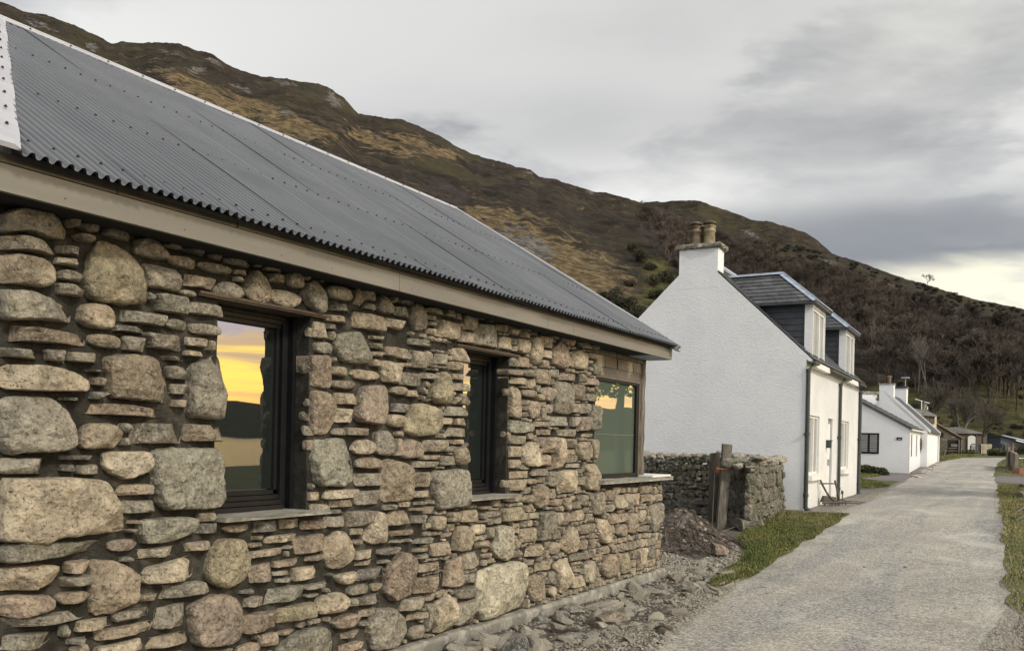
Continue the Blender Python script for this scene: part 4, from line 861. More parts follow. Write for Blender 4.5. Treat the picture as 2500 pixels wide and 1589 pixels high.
mb=MB(); slab(mb,-4.75,-4.19,W3[0]-.06,10.93,1.272,.045,7,.03,50); o=mb.build('window_sill',M_SILLST,cot); o['label']='long slab sill under the corner window'
mb=MB(); mb.box(WF,(-4.70,10.24,1.274),(-4.22,10.88,1.297)); mb.build('sill_board',M_WFRAME,cot)
for w in (W1,W2):
    mb=MB(); mb.box(WF,(-4.56,w[0]-.17,w[3]+.003),(WX-.012,w[1]+.13,w[3]+.014)); mb.box(WF,(-4.30,w[0]-.17,w[3]+.014),(WX-.018,w[1]+.13,w[3]+.03)); mb.build('steel_lintel',M_LINTEL,cot)
# corner window
z0,z1=1.272,2.47; fr=MB(); ya,yb=W3[0],10.20; X3=-4.44
fr.box(WF,(X3-.06,ya,z0),(X3+.02,yb,z0+.055)); fr.box(WF,(X3-.06,ya,z1-.03),(X3+.02,yb,z1)); fr.box(WF,(X3-.06,yb-.06,z0+.055),(X3+.02,yb,z1-.03)); fr.box(WF,(X3-.06,ya,z0+.055),(X3,ya+.05,z1-.03))
f=fr.build('window_frame',M_BLACK,cot); f['label']='black frame of the corner window'
g_=MB(); g_.box(WF,(X3-.03,ya+.051,z0+.056),(X3-.012,yb-.061,z1-.031)); g_.build('window_pane',M_GLASSG,f)
t_=MB(); t_.box(WF,(X3-.011,ya+.051,1.80),(X3-.007,yb-.061,1.806)); t_.build('glazing_bar',M_FASCIA,f)
fr=MB(); fr.box(WF,(X3-.05,ya-.02,z1+.001),(X3+.03,yb+.04,z1+.03)); fr.box(WF,(X3-.05,yb+.001,z0),(X3+.03,yb+.04,z1)); fr.build('window_surround',M_FASCIAD,cot)
mb=MB(); rg=np.random.default_rng(5)
for r_,(za,zc) in enumerate(((2.502,2.60),(2.602,2.735))):
    y_=ya-.04
    while y_<yb+.10:
        w_=rg.uniform(.25,.5); e_=min(y_+w_,yb+.12); tl=rg.uniform(-.006,.006)
        mb.hexa([(X3-.02,y_,za),(X3+.03+tl,y_,za),(X3+.03-tl,e_-.004,za),(X3-.02,e_-.004,za),(X3-.02,y_,zc),(X3+.02+tl,y_,zc),(X3+.02-tl,e_-.004,zc),(X3-.02,e_-.004,zc)],(.5,.5,.5)); y_=e_
mb.build('lead_cladding',M_LEADP,cot)
mb=MB(); mb.box(WF,(X3-.06,ya-.05,2.737),(X3+.045,yb+.12,2.79)); mb.build('wall_head_timber',M_WOODG,cot)
pts=[(X3+.012+.008*math.sin(i*2.1),yb+.095+.012*math.sin(i*1.3),1.27+i*(2.79-1.27)/12) for i in range(13)]
V_=[]
for i,p in enumerate(pts):
    w_=.045+.008*math.sin(i*1.7)
    for (a,c_) in ((-.05,-w_),(.035,-w_+.01),(.04,w_),(-.05,w_)): V_.append((p[0]+a,p[1]+c_,p[2]))
fs=[(i*4+k,i*4+(k+1)%4,(i+1)*4+(k+1)%4,(i+1)*4+k) for i in range(12) for k in range(4)]+[(3,2,1,0),(48,49,50,51)]
mesh('corner_post',V_,fs,M_WOODG,cot,True)
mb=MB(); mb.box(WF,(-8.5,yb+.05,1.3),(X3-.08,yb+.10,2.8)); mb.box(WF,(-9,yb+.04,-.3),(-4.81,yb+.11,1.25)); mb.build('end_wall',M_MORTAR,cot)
# ---------------------------------------------------------------- white house
HF_=np.array([-.03185,.99949,0]); HG=np.array([-.99949,-.03185,0]); HA=np.array([-4.143,18.141,.4])
L1=frame(HA,HF_,HG)   # (s along the front, t back from the front, z above base)
def zb(z): return z-.4
wh=thing('white_house','tall white rendered house with slate roof, two dormers and a chimney on the near gable','house',HA)
SL,TW,EZ1,RT,RZ1=7.42,4.68,3.17,2.34,5.43
pit=math.atan2(RZ1-EZ1,RT); ov=.13; ze=EZ1-ov*math.tan(pit)
mb=MB(); P=[L1(0,.101,-.4),L1(0,TW,-.4),L1(0,TW,EZ1),L1(0,RT,RZ1-.03),L1(0,.101,EZ1+.09)]; mb.prism(P,HF_*SL)
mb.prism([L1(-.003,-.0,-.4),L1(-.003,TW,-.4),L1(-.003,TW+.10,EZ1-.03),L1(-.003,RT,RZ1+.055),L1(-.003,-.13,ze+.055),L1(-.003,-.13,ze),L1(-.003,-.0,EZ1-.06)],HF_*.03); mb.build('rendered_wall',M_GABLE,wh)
# front wall around its openings
ops=[(.46,1.60,.72,1.99),(2.66,3.27,.08,1.99),(4.60,5.76,.77,2.0)]
mb=MB(); ss_=[0]+[q for o_ in ops for q in o_[:2]]+[SL]
for i in range(0,len(ss_),2): mb.box(L1,(ss_[i],0,-.4),(ss_[i+1],.1,EZ1-.02))
for (a,b_,c_,d) in ops: mb.box(L1,(a,0,-.4),(b_,.1,c_)); mb.box(L1,(a,0,d),(b_,.1,EZ1-.02))
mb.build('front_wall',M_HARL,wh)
def sash(mb,pn,s0,s1,z0,z1,t,fr=.05,bars=1):
    mb.box(L1,(s0,t-.02,z0),(s0+fr,t+.03,z1)); mb.box(L1,(s1-fr,t-.02,z0),(s1,t+.03,z1)); mb.box(L1,(s0+fr,t-.018,z0),(s1-fr,t+.03,z0+fr)); mb.box(L1,(s0+fr,t-.018,z1-fr),(s1-fr,t+.03,z1))
    for k in range(bars): c_=s0+(s1-s0)*(k+1)/(bars+1); mb.box(L1,(c_-fr*.7,t-.045,z0+fr),(c_+fr*.7,t+.03,z1-fr))
    pn.box(L1,(s0+fr*.8,t+.005,z0+fr*.8),(s1-fr*.8,t+.012,z1-fr*.8))
for k,(a,b_,c_,d) in enumerate((ops[0],ops[2])):
    m1,m2=MB(),MB(); sash(m1,m2,a+.005,b_-.005,c_+.002,d-.002,.06); f=m1.build('window_frame',M_WFRAME,wh); m2.build('window_pane',M_PANEW,f)
    m1=MB(); m1.hexa([L1(a-.10,-.10,c_-.12),L1(b_+.10,-.10,c_-.12),L1(b_+.10,0,c_-.12),L1(a-.10,0,c_-.12),L1(a-.10,-.10,c_-.02),L1(b_+.10,-.10,c_-.02),L1(b_+.10,.04,c_+.0),L1(a-.10,.04,c_+.0)]); m1.build('window_sill',M_WFRAME,wh)
m1=MB(); a,b_,c_,d=ops[1]; m1.box(L1,(a+.004,.05,c_),(b_-.004,.09,d-.004)); o=m1.build('front_door',M_PANEW,wh)
m2=MB(); m2.box(L1,(a+.08,.04,c_+.15),(b_-.08,.049,c_+.8)); m2.box(L1,(a+.08,.04,c_+.95),(b_-.08,.049,d-.12)); m2.build('door_panel',M_WFRAME,o)
def slate_rows(mb,fL,fR,rows,nrm,w=.16,th=.012,seed=1,tint=1.):
    """fL(v),fR(v): left and right ends of a course at height v (0 eaves, 1 top)"""
    rg=np.random.default_rng(seed); nrm=np.array(nrm,float)
    for r_ in range(rows):
        v0,v1=r_/rows,(r_+1)/rows; A0,B0,A1,B1=fL(v0),fR(v0),fL(v1),fR(v1); Lw=np.linalg.norm(B0-A0); n=max(1,int(Lw/w)); off=rg.uniform(0,1)
        ed=[0]+[min(1,max(0,(k+off)/n)) for k in range(n)]+[1]; ed=sorted(set(ed))
        for k in range(len(ed)-1):
            e0,e1=ed[k],ed[k+1]
            if (e1-e0)*Lw<.01: continue
            g=.004/max(Lw,.1); lo=nrm*(th*1.5+rg.uniform(0,.004)); hi=nrm*(th*.35); p=[A0+(B0-A0)*(e0+g),A0+(B0-A0)*(e1-g),A1+(B1-A1)*(e1-g),A1+(B1-A1)*(e0+g)]
            c_=rg.uniform(.38,.62)*tint; mb.hexa([p[0],p[1],p[2],p[3],p[0]+lo,p[1]+lo,p[2]+hi,p[3]+hi],(c_,c_,c_*rg.uniform(.95,1.05)))
mb=MB(); pit=math.atan2(RZ1-EZ1,RT); nr=(HG*-math.sin(pit)+ZZ*math.cos(pit)); nl=(HG*math.sin(pit)+ZZ*math.cos(pit))
ov=.13; ze=EZ1-ov*math.tan(pit)
for sgn,(te,tr) in ((1,(-ov,RT)),(-1,(TW+ov,RT))):
    P=[L1(.028,te,ze),L1(.028,tr,RZ1),L1(.028,tr,RZ1+.06),L1(.028,te,ze+.06)]; mb.prism(P,HF_*(SL+.03))
roofo=mb.build('slate_roof',M_SLATE,wh)
mb=MB(); slate_rows(mb,lambda v:L1(.0,-ov-.02+(RT+ov)*v,ze+.062+(RZ1-ze)*v),lambda v:L1(SL+.06,-ov-.02+(RT+ov)*v,ze+.062+(RZ1-ze)*v),17,nr,.22,.016,3); mb.build('slates',M_SLATE,roofo)
mb=MB(); mb.tube([L1(.5,RT,RZ1+.085),L1(SL+.05,RT,RZ1+.085)],.07,8); mb.build('ridge_tiles',M_LEAD,roofo)
# chimney
ch=MB(); c0,c1,zt=1.905,2.775,5.61
ch.hexa([L1(-.006,c0-.05,4.75),L1(.50,c0-.05,4.75),L1(.50,c1+.05,4.75),L1(-.006,c1+.05,4.75),L1(-.006,c0,5.05),L1(.45,c0,5.05),L1(.45,c1,5.05),L1(-.006,c1,5.05)]); ch.box(L1,(-.006,c0,5.05),(.45,c1,zt)); cho=ch.build('chimney',M_GABLE,wh)
V_=[];rg=np.random.default_rng(9); n=40
for j,(g,z_) in enumerate(((.04,zt),(.08,zt+.02),(.085,zt+.08),(.05,zt+.11),(-.05,zt+.13))):
    a_,b_,c_,d=-g,.45+g,c0-g,c1+g; per=[(a_+(b_-a_)*k/10,c_) for k in range(10)]+[(b_,c_+(d-c_)*k/10) for k in range(10)]+[(b_-(b_-a_)*k/10,d) for k in range(10)]+[(a_,d-(d-c_)*k/10) for k in range(10)]
    for q in per: V_.append(L1(q[0]+rg.normal(0,.012),q[1]+rg.normal(0,.012),z_+rg.normal(0,.008)))
fs=[(j*n+k,j*n+(k+1)%n,(j+1)*n+(k+1)%n,(j+1)*n+k) for j in range(4) for k in range(n)]+[tuple(range(n))[::-1],tuple(range(4*n,5*n))]
mesh('chimney_cap',V_,fs,M_CAP,cho,False)
def lathe(mb,c,prof,n=20,col=(.5,.5,.5)):
    V=[];m_=len(prof)
    for r_,z_ in prof:
        for k in range(n): V.append((c[0]+r_*math.cos(2*math.pi*k/n),c[1]+r_*math.sin(2*math.pi*k/n),c[2]+z_))
    mb.add(V,[(j*n+k,j*n+(k+1)%n,(j+1)*n+(k+1)%n,(j+1)*n+k) for j in range(m_-1) for k in range(n)]+[tuple(range(n))[::-1],tuple(range((m_-1)*n,m_*n))],col)
for (s_,t_,mt_,r_,hh) in ((.16,2.47,M_POTB,.125,.40),(.36,2.42,M_POTB,.11,.36),(.20,2.165,M_POTY,.125,.40)):
    m1=MB(); lathe(m1,L1(s_,t_,zt+.13),[(r_*1.03,0),(r_*1.0,.02),(r_*.93,hh-.14),(r_*1.05,hh-.13),(r_*1.08,hh-.10),(r_*.98,hh-.09),(r_*.96,hh-.03),(r_*1.1,hh-.02),(r_*1.1,hh)]); po=m1.build('chimney_pot',mt_,cho,True)
    m1=MB(); lathe(m1,L1(s_,t_,zt+.13),[(r_*.7,hh),(r_*.7,hh+.05),(r_*1.15,hh+.055),(r_*1.12,hh+.075),(r_*.7,hh+.105),(.01,hh+.12)]); m1.build('pot_cowl',M_POTB,po,True)
# dormers
def dormer(s0,k):
    fs0,fs1=s0,s0+1.42; zt_=4.32; zb_=3.12; pr=.02; top=4.33
    d=MB(); d.box(L1,(fs0,-pr,zb_),(fs0+.03,.15,top)); d.box(L1,(fs1-.03,-pr,zb_),(fs1,.15,top)); d.box(L1,(fs0+.03,-pr,top-.06),(fs1-.03,.12,top)); d.box(L1,(fs0+.03,-pr,zb_),(fs1-.03,.12,zb_+.05))
    do=d.build('dormer',M_GABLE,wh)
    m1,m2=MB(),MB(); sash(m1,m2,fs0+.035,fs1-.035,zb_+.055,top-.062,.02,.05); f=m1.build('window_frame',M_WFRAME,do); m2.build('window_pane',M_PANEW,f)
    m1=MB(); m1.hexa([L1(fs0-.05,-.14,zb_-.14),L1(fs1+.06,-.14,zb_-.14),L1(fs1+.06,-.0,zb_-.14),L1(fs0-.05,0,zb_-.14),L1(fs0-.03,-.13,zb_-.02),L1(fs1+.04,-.13,zb_-.02),L1(fs1+.04,.0,zb_+.04),L1(fs0-.03,0,zb_+.04)]); m1.build('window_sill',M_WFRAME,do)
    def troof(z_): return (z_-EZ1)/math.tan(pit)
    for sg in (0,1):
        c_=MB(); s_=fs0+.035 if sg==0 else fs1-.035; e=.02
        rows=8; 
        for r_ in range(rows):
            za=3.25+(top-3.25)*r_/rows; zc=3.25+(top-3.25)*(r_+1)/rows-.006; o1=.012 if sg==0 else -.012
            a=s_-o1; b2=s_
            c_.hexa([L1(min(a,s_+.05),.151,za),L1(s_+.05,.151,za),L1(s_+.05,max(.16,troof(za)+.1),za),L1(min(a,s_+.05),max(.16,troof(za)+.1),za),L1(s_,.151,zc),L1(s_+.05,.151,zc),L1(s_+.05,troof(zc)+.1,zc),L1(s_,troof(zc)+.1,zc)])
        c_.build('dormer_cheek',M_SLATED,do)
    # hipped roof
    ez,rz=top+.0,5.14; a,b_=fs0-.22,fs1+.22; mid=(a+b_)/2; hf=.80; tf=-.12; tb=troof(ez)+.15; tr=troof(rz)+.05
    rm=MB(); rm.add([L1(a,tf,ez),L1(b_,tf,ez),L1(b_,tb,ez),L1(a,tb,ez),L1(mid,hf,rz),L1(mid,tr,rz),L1(a,tf,ez+.03),L1(b_,tf,ez+.03),L1(b_,tb,ez+.03),L1(a,tb,ez+.03)],[(0,3,2,1),(6,7,4),(7,8,5,4),(9,6,4,5),(8,9,5),(0,1,7,6),(1,2,8,7),(3,0,6,9),(2,3,9,8)]); ro=rm.build('dormer_roof',M_SLATE,do)
    m1=MB(); E_=lambda s_,t_,z_:L1(s_,t_,z_)
    for sg in (0,1):
        s_=a if sg==0 else b_; nn=np.cross(E_(mid,hf,rz)-E_(s_,tf,ez),E_(s_,tb,ez)-E_(s_,tf,ez)); nn/=np.linalg.norm(nn); nn=nn if nn[2]>0 else -nn
        lf=lambda v,s_=s_: E_(s_+(mid-s_)*v,tf+(hf-tf)*v,ez+.035+(rz-ez-.02)*v); rf_=lambda v,s_=s_: E_(s_+(mid-s_)*v,tb+(tr-tb)*v,ez+.035+(rz-ez-.02)*v)
        slate_rows(m1,lf,rf_,8,nn,.22,.013,30+k*3+sg)
    nn=np.array([.6,0,.8]); slate_rows(m1,lambda v:E_(a+(mid-a)*v,tf+(hf-tf)*v,ez+.035+(rz-ez-.02)*v),lambda v:E_(b_+(mid-b_)*v,tf+(hf-tf)*v,ez+.035+(rz-ez-.02)*v),8,nn,.22,.013,50+k)
    m1.build('slates',M_SLATE,ro)
    m1=MB(); w_=.085
    for (p,q) in ((E_(mid,hf-.02,rz+.035),E_(mid,tr+.1,rz+.035)),(E_(a,tf,ez+.055),E_(mid,hf,rz+.04)),(E_(b_,tf,ez+.055),E_(mid,hf,rz+.04))):
        d_=(q-p)/np.linalg.norm(q-p); n_seg=2 if p is not None else 1
        sd=np.cross(d_,ZZ); sd/=np.linalg.norm(sd); up=np.cross(sd,d_); 
        for i in range(3):
            A_=p+(q-p)*i/3; B_=p+(q-p)*((i+1)/3-.004); t1=.012-.003*i
            m1.add([A_-sd*w_-up*.022,A_+sd*w_-up*.022,B_+sd*w_-up*.022,B_-sd*w_-up*.022,A_+up*(.014+t1),B_+up*(.014+t1)],[(0,3,5,4),(4,5,2,1),(0,4,1),(3,2,5),(0,1,2,3)])
        m1.tube([p+up*.022,q+up*.022],.016,6)
    m1.build('lead_ridge',M_LEAD,ro)
    return do
dormer(.50,0); dormer(4.86,1)
# gutters and downpipes
for a,c_ in ((-.07,.42),(1.98,4.78),(6.36,SL+.06)): mb=MB(); mb.tube([L1(a,-.165,ze+.005),L1(c_,-.165,ze+.005)],.036,8); mb.build('gutter',M_IRON,wh)
def pipe(s_,t_,z0,z1,shoe=True,r_=.038):
    m1=MB(); m1.tube([L1(s_,t_-.12,z1+.06),L1(s_,t_-.10,z1),L1(s_,t_,z1-.16),L1(s_,t_,z0)],r_,10)
    for z_ in (z1-.2,z0+(z1-z0)*.5,z0+.25): m1.tube([L1(s_,t_,z_),L1(s_,t_,z_+.07)],r_*1.3,10)
    m1.box(L1,(s_-r_*2,t_-.01,z0+(z1-z0)*.5+.02),(s_+r_*2,t_+r_*1.4,z0+(z1-z0)*.5+.05))
    m1.tube([L1(s_,t_,z0+.02),L1(s_,t_-.09,z0-.05)],r_*1.1,10); m1.build('downpipe',M_GREEN,wh)
pipe(.0,-.05,.03,3.05,r_=.042); pipe(4.02,-.05,.02,3.03); pipe(SL-.03,-.05,.02,3.03,r_=.045)
mb=MB(); mb.box(L1,(2.44,-.11,1.30),(2.55,-.001,1.47)); mb.box(L1,(2.43,-.13,1.46),(2.56,-.001,1.485)); mb.build('wall_lamp',M_GREEN,wh)
# ---------------------------------------------------------------- dry stone wall
def dryface(ms_,o,ex,L,Hf,seed,big=1.):
    o=np.array(o,float); ex=np.array(ex,float); ex/=np.linalg.norm(ex); n=np.cross(ex,ZZ); Hm=max(Hf(t_) for t_ in (0,.25,.5,.75,1))
    occ_=np.zeros((int(Hm/.01)+2,int(L/.01)+2),bool)
    for i in range(occ_.shape[1]): occ_[int(Hf(min(1,i*.01/L))/.01):,i]=True
    for (a,b_,w_,h_) in pack(occ_,.01,[(.34*big,.26*big,7),(.24*big,.20*big,16),(.26*big,.12,8),(.17,.16,34),(.18,.10,24),(.12,.12,60),(.11,.07,70),(.07,.06,120),(.05,.04,80)],ms_.rg,0):
        ms_.stone(sellipse(a+w_/2,b_+h_/2,w_*1.06,h_*1.08,ms_.rg.choice([2.4,3,4]),ms_.rg,12),fr_np(o,ex,ZZ,n),ms_.rg.uniform(.02,.09),.020,np.array([.135,.125,.10])*ms_.rg.uniform(.45,1.25),ms_.rg.choice(['o','b']),.08,1.1)
dw=thing('drystone_wall','low L-shaped dry stone wall of dark mossy rubble in front of the white gable','wall',(-4.4,15,0.1))
C0=np.array([-4.33,14.95,.08]); C1=np.array([-4.95,19.0,.2]); C1=gpix(1908,1248)*np.array([1,1,0])+np.array([0,0,.15]); dB=C1-C0; dB[2]=0; LB=np.linalg.norm(dB); dB/=LB
CA=np.array([-9.0,16.9,.0]); CE=np.array([-4.98,15.98,.10])
ms2=Mason(12)
dryface(ms2,CE,C0-CE,np.linalg.norm(C0-CE),lambda t_:1.36-.02*t_,5,1.25)     # end face towards the viewer
hB=lambda t_:1.32-.05*t_
dryface(ms2,C0,dB,LB,hB,6,1.2)
dryface(ms2,CA,CE-CA,np.linalg.norm(CE-CA),lambda t_:1.40+.04*math.sin(t_*9),7,1.15)
def rockmesh(rg,sub=2,sq=(1,.8,.5),facets=7,rough=.12):
    bm=bmesh.new(); bmesh.ops.create_icosphere(bm,subdivisions=sub,radius=1); V=np.array([v.co[:] for v in bm.verts]); Fs=[tuple(v.index for v in f.verts) for f in bm.faces]; bm.free()
    for _ in range(facets):
        d=rg.normal(0,1,3); d/=np.linalg.norm(d); h_=rg.uniform(.45,.85); k=V@d; V=V-np.outer(np.maximum(k-h_,0),d)
    V=V*(1+rough*fbm(V*2.2+rg.uniform(0,90,3),int(rg.integers(1e6)),3))[:,None]; return V*np.array(sq),Fs
capm=MB(); rgc=np.random.default_rng(33)
def caps(A_,B_,z_,n,wid):
    for i in range(n):
        t_=(i+rgc.uniform(-.3,.3))/n; p=A_+(B_-A_)*t_; V,Fs=rockmesh(rgc,2,(rgc.uniform(.10,.20),rgc.uniform(.10,.2),rgc.uniform(.05,.11)),8); a=rgc.uniform(0,6.28); V=np.stack([V[:,0]*math.cos(a)-V[:,1]*math.sin(a),V[:,0]*math.sin(a)+V[:,1]*math.cos(a),V[:,2]],1)
        c_=tuple(np.array([.17,.16,.13])*rgc.uniform(.55,1.3)); n_=np.cross((B_-A_)/np.linalg.norm(B_-A_),ZZ); capm.add(V+p+np.array([0,0,z_+rgc.uniform(-.02,.03)])-n_*rgc.uniform(0,wid),Fs,c_)
caps(CA,CE,1.40,30,.4); caps(CA,CE,1.36,26,.3); caps(CE,C0,1.38,10,.3); caps(C0,C1,1.31,20,.4); caps(C0,C1,1.27,18,.3)
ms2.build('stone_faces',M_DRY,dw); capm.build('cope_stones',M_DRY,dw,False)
core=MB(); q2=lambda P,x_,y_,z_: np.array([P[0]+x_,P[1]+y_,z_])
core.prism([q2(C0,-.10,.22,-.2),q2(C1,-.09,0,-.2),q2(C1,-.5,0,-.2),q2(CE,.3,.45,-.2),q2(CE,.12,.06,-.2)],(0,0,1.38))
core.prism([q2(CA,0,.09,-.2),q2(CE,.0,.09,-.2),q2(CE,.2,.6,-.2),q2(CA,0,.6,-.2)],(0,0,1.46))
core.build('wall_core',M_DARK,dw)['kind']='stuff'
# big squared boulder at its foot
def rock_obj(name,label,cat,p,sq,rz,col,rg,mat=M_ROCK,sub=3,facets=9,rough=.12,group=None,rot=(0,0)):
    V,Fs=rockmesh(rg,sub,sq,facets,rough); E_=Matrix.Rotation(rz,3,'Z')@Matrix.Rotation(rot[0],3,'X')@Matrix.Rotation(rot[1],3,'Y'); V=V@np.array(E_).T
    o=mesh(name,V+np.array(p),Fs,mat,None,False,np.tile(np.array(col)[None],(len(V),1)).astype(np.float32),loc=p); return tag(o,label,cat,group)
rgr=np.random.default_rng(77)
g_=gpix(1825,1296); rock_obj('boulder','large mossy squared boulder at the front foot of the dry stone wall','boulder',g_+[-.12,.05,.12],(.24,.26,.17),.4,(.16,.155,.11),rgr,M_DRY,4,10,.08)
g_=gpix(1752,1360); rock_obj('boulder','angular pinkish brown boulder beside the brash heap','boulder',g_+[0,.02,.11],(.16,.15,.145),.7,(.23,.17,.13),rgr,M_ROCK,4,11,.07)
g_=gpix(1852,1288); rock_obj('boulder','dark rounded boulder standing in grass at the dry stone wall corner','boulder',g_+[-.02,.05,.12],(.12,.15,.16),.9,(.12,.11,.08),rgr,M_DRY,3,8,.08)
# ---------------------------------------------------------------- post, old boards, brash heap
po=thing('wooden_post','leaning weathered square wooden post with an orange strap, against the dry stone wall','post',gpix(1758,1290)+[0,0,-.1])
B0=gpix(1758,1290); D_=(B0-O)@fw; Tp=atd(1775,1084,D_); ex_=r0*.07; ey_=fw*.07
mb=MB(); b0=B0-[0,0,.15]
for A_,B_ in ((b0,Tp),): mb.hexa([A_-ex_*1.1-ey_,A_+ex_*1.1-ey_,A_+ex_*1.1+ey_,A_-ex_*1.1+ey_,B_-ex_*1.12-ey_,B_+ex_*1.12-ey_+[0,0,-.01],B_+ex_*1.1+ey_,B_-ex_*1.1+ey_+[0,0,.01]])
o=mb.build('post_shaft',M_WOODG,po)
mb=MB(); c_=B0+(Tp-B0)*.70; mb.hexa([c_-ex_*1.25-ey_*1.15,c_+ex_*1.2-ey_*1.15+[0,0,0],c_+ex_*1.2+ey_*1.15,c_-ex_*1.25+ey_*1.15,c_-ex_*1.25-ey_*1.15+[0,0,.022],c_+ex_*1.2-ey_*1.15+[0,0,.015],c_+ex_*1.2+ey_*1.15+[0,0,.022],c_-ex_*1.25+ey_*1.15+[0,0,.022]]); mb.tube([c_-ex_*1.1-ey_,c_-ex_*2.3-ey_*.8+[0,0,.03],c_-ex_*2.4+[0,0,-.05]],.006,5); mb.build('orange_strap',M_ORANGE,po)
bd=thing('old_board','dark weathered upright board leaning on the dry stone wall behind the wooden post','board',gpix(1742,1282)+[0,.1,-.1])
a_=atd(1728,1275,D_+.25); b_=atd(1752,1275,D_+.25); c_=atd(1758,1104,D_+.25); d_=atd(1734,1106,D_+.25)
mb=MB(); mb.prism([a_,b_,c_,d_],fw*.035); mb.build('board_face',M_SHEDW,bd)
mb=MB(); mb.tube([atd(1738,1288,D_-.05),atd(1745,1150,D_+.02),atd(1751,1100,D_+.1)],.010,6); tag(mb.build('metal_rod',M_IRON,None,False,gpix(1738,1290)),'thin rusty metal rod standing left of the wooden post','rod')
hp0=gpix(1690,1330)
X,Y=np.meshgrid(np.linspace(-1.25,1.0,46),np.linspace(-.85,1.3,44)); r_=np.sqrt((X/(1.05))**2+((Y-.1)/.85)**2); q=np.stack([X.ravel(),Y.ravel(),X.ravel()*0],1)
hz_=.54*np.exp(-((X+.28)/.62)**2-((Y-.2)/.55)**2)*sst(1.35-r_,0,.55)*1.0; hz_=hz_*(1+.22*fbm(q*3,3,5).reshape(X.shape))+.05*fbm(q*9,8,3).reshape(X.shape)*sst(1.2-r_,0,.3)
V_=np.stack([hp0[0]+X.ravel()*1.,hp0[1]+Y.ravel(),gl(hp0[0]+X.ravel(),hp0[1]+Y.ravel())-.03+hz_.ravel()],1); nx=X.shape[1]; i=(np.arange(X.shape[0]-1)[:,None]*nx+np.arange(nx-1)[None]).ravel(); fs=np.stack([i,i+1,i+nx+1,i+nx],1)
M_HEAP=pm('heap_soil',(.068,.058,.047),(.135,.118,.095),9,.95,1.,25,c3=(.22,.19,.15),s3=16)
hp=thing('brash_heap','heap of dark soil, twigs and brash between the stone cottage and the wooden post','heap',hp0); mesh('soil_mound',V_,fs,M_HEAP,hp,True)
def hz_at(x_,y_):
    X=x_-hp0[0]; Y=y_-hp0[1]; r_=math.hypot(X/1.05,(Y-.1)/.85); return float(gl(x_,y_))-.03+.54*math.exp(-((X+.28)/.62)**2-((Y-.2)/.55)**2)*float(sst(np.array(1.35-r_),0,.55))
mb=MB(); rg=np.random.default_rng(4)
for i in range(330):
    x_=hp0[0]+rg.normal(-.05,.45); y_=hp0[1]+rg.normal(-.05,.38); a=rg.normal(-.5,.6); L_=rg.uniform(.08,.5); 
    if rg.random()<.4: a=rg.uniform(0,6.28)
    e0=np.array([x_-math.cos(a)*L_/2,y_-math.sin(a)*L_/2]); e1=np.array([x_+math.cos(a)*L_/2,y_+math.sin(a)*L_/2]); z0_=hz_at(*e0)+rg.uniform(0,.05); z1_=hz_at(*e1)+rg.uniform(0,.05); zm=max(hz_at(x_,y_),(z0_+z1_)/2)+.01
    c_=rg.choice([.35,.55,.9,1.3]); mb.tube([(*e0,z0_),(x_+rg.normal(0,.02),y_+rg.normal(0,.02),zm),(*e1,z1_)],[rg.uniform(.003,.008)]*3,4,(.5*c_,.46*c_,.44*c_))
M_TWIG=pm('twigs',(.095,.078,.062),(.16,.135,.11),8,.9,attr=True)
mb.build('twigs',M_TWIG,hp)['kind']='stuff'
mb=MB()
for i in range(120):
    x_=hp0[0]+rg.normal(.0,.5); y_=hp0[1]+rg.normal(-.1,.42); s_=float(np.exp(rg.uniform(-4.4,-3.1))); V,Fs=rockmesh(rg,1,(s_*1.3,s_,s_*.6),5,.1); c_=np.array([.20,.18,.145])*rg.uniform(.5,1.7); mb.add(V+np.array([x_,y_,hz_at(x_,y_)+s_*.3]),Fs,tuple(c_))
mb.build('stone_bits',M_ROCK,hp)['kind']='stuff'
mb=MB(); a_,b_=gpix(1612,1352),gpix(1738,1343); mb.tube([a_+[0,0,.02],(a_+b_)/2+[0,0,.05],b_+[0,0,.03]],[.022,.02,.016],8); tag(mb.build('fallen_branch',M_WOODD,None,True,a_),'long dark branch lying along the front foot of the brash heap','branch')
mb=MB(); a_=gpix(1728,1345); b_=gpix(1792,1303); mb.tube([a_+[0,0,.10],(a_+b_)/2+[0,0,.17],b_+[0,0,.12]],[.012,.009,.005],6); tag(mb.build('bare_stick',M_WOODG,None,True,a_),'pale bent stick propped over the pinkish boulder','stick')
# ---------------------------------------------------------------- plough
pg=thing('horse_plough','old rusty horse plough with curved handles on the gravel in front of the white house','plough',gpix(2035,1236))
Dp=(gpix(2035,1236)-O)@fw
def pp(u,v,dd=0.): return atd(u,v,Dp+dd)
def plough(name,fn,mat=M_IRON): m1=MB(); fn(m1); return m1.build(name,mat,pg)
plough('handle',lambda m:m.tube([pp(1990,1172),pp(1997,1167),pp(2003,1172),pp(2010,1187),pp(2020,1205),pp(2032,1218),pp(2040,1224)],.022,6))
plough('handle',lambda m:m.tube([pp(1972,1178,-.1),pp(1978,1174,-.1),pp(1995,1171,-.05)],.016,6))
plough('cross_bar',lambda m:m.tube([pp(2000,1180),pp(2042,1180)],.016,6))
plough('handle',lambda m:m.tube([pp(2038,1172,.05),pp(2044,1195,.05),pp(2050,1222,.05)],.022,6))
def body(m):
    m.prism([pp(2008,1225),pp(2014,1210),pp(2040,1213),pp(2044,1224),pp(2032,1229)],fw*.16)
plough('share',body); plough('beam',lambda m:(m.tube([pp(2008,1227),pp(2060,1226)],.028,6),m.tube([pp(2014,1226),pp(2014,1238)],.016,5),m.tube([pp(2026,1226),pp(2026,1238)],.016,5),m.tube([pp(2048,1224),pp(2046,1240)],.016,5)))
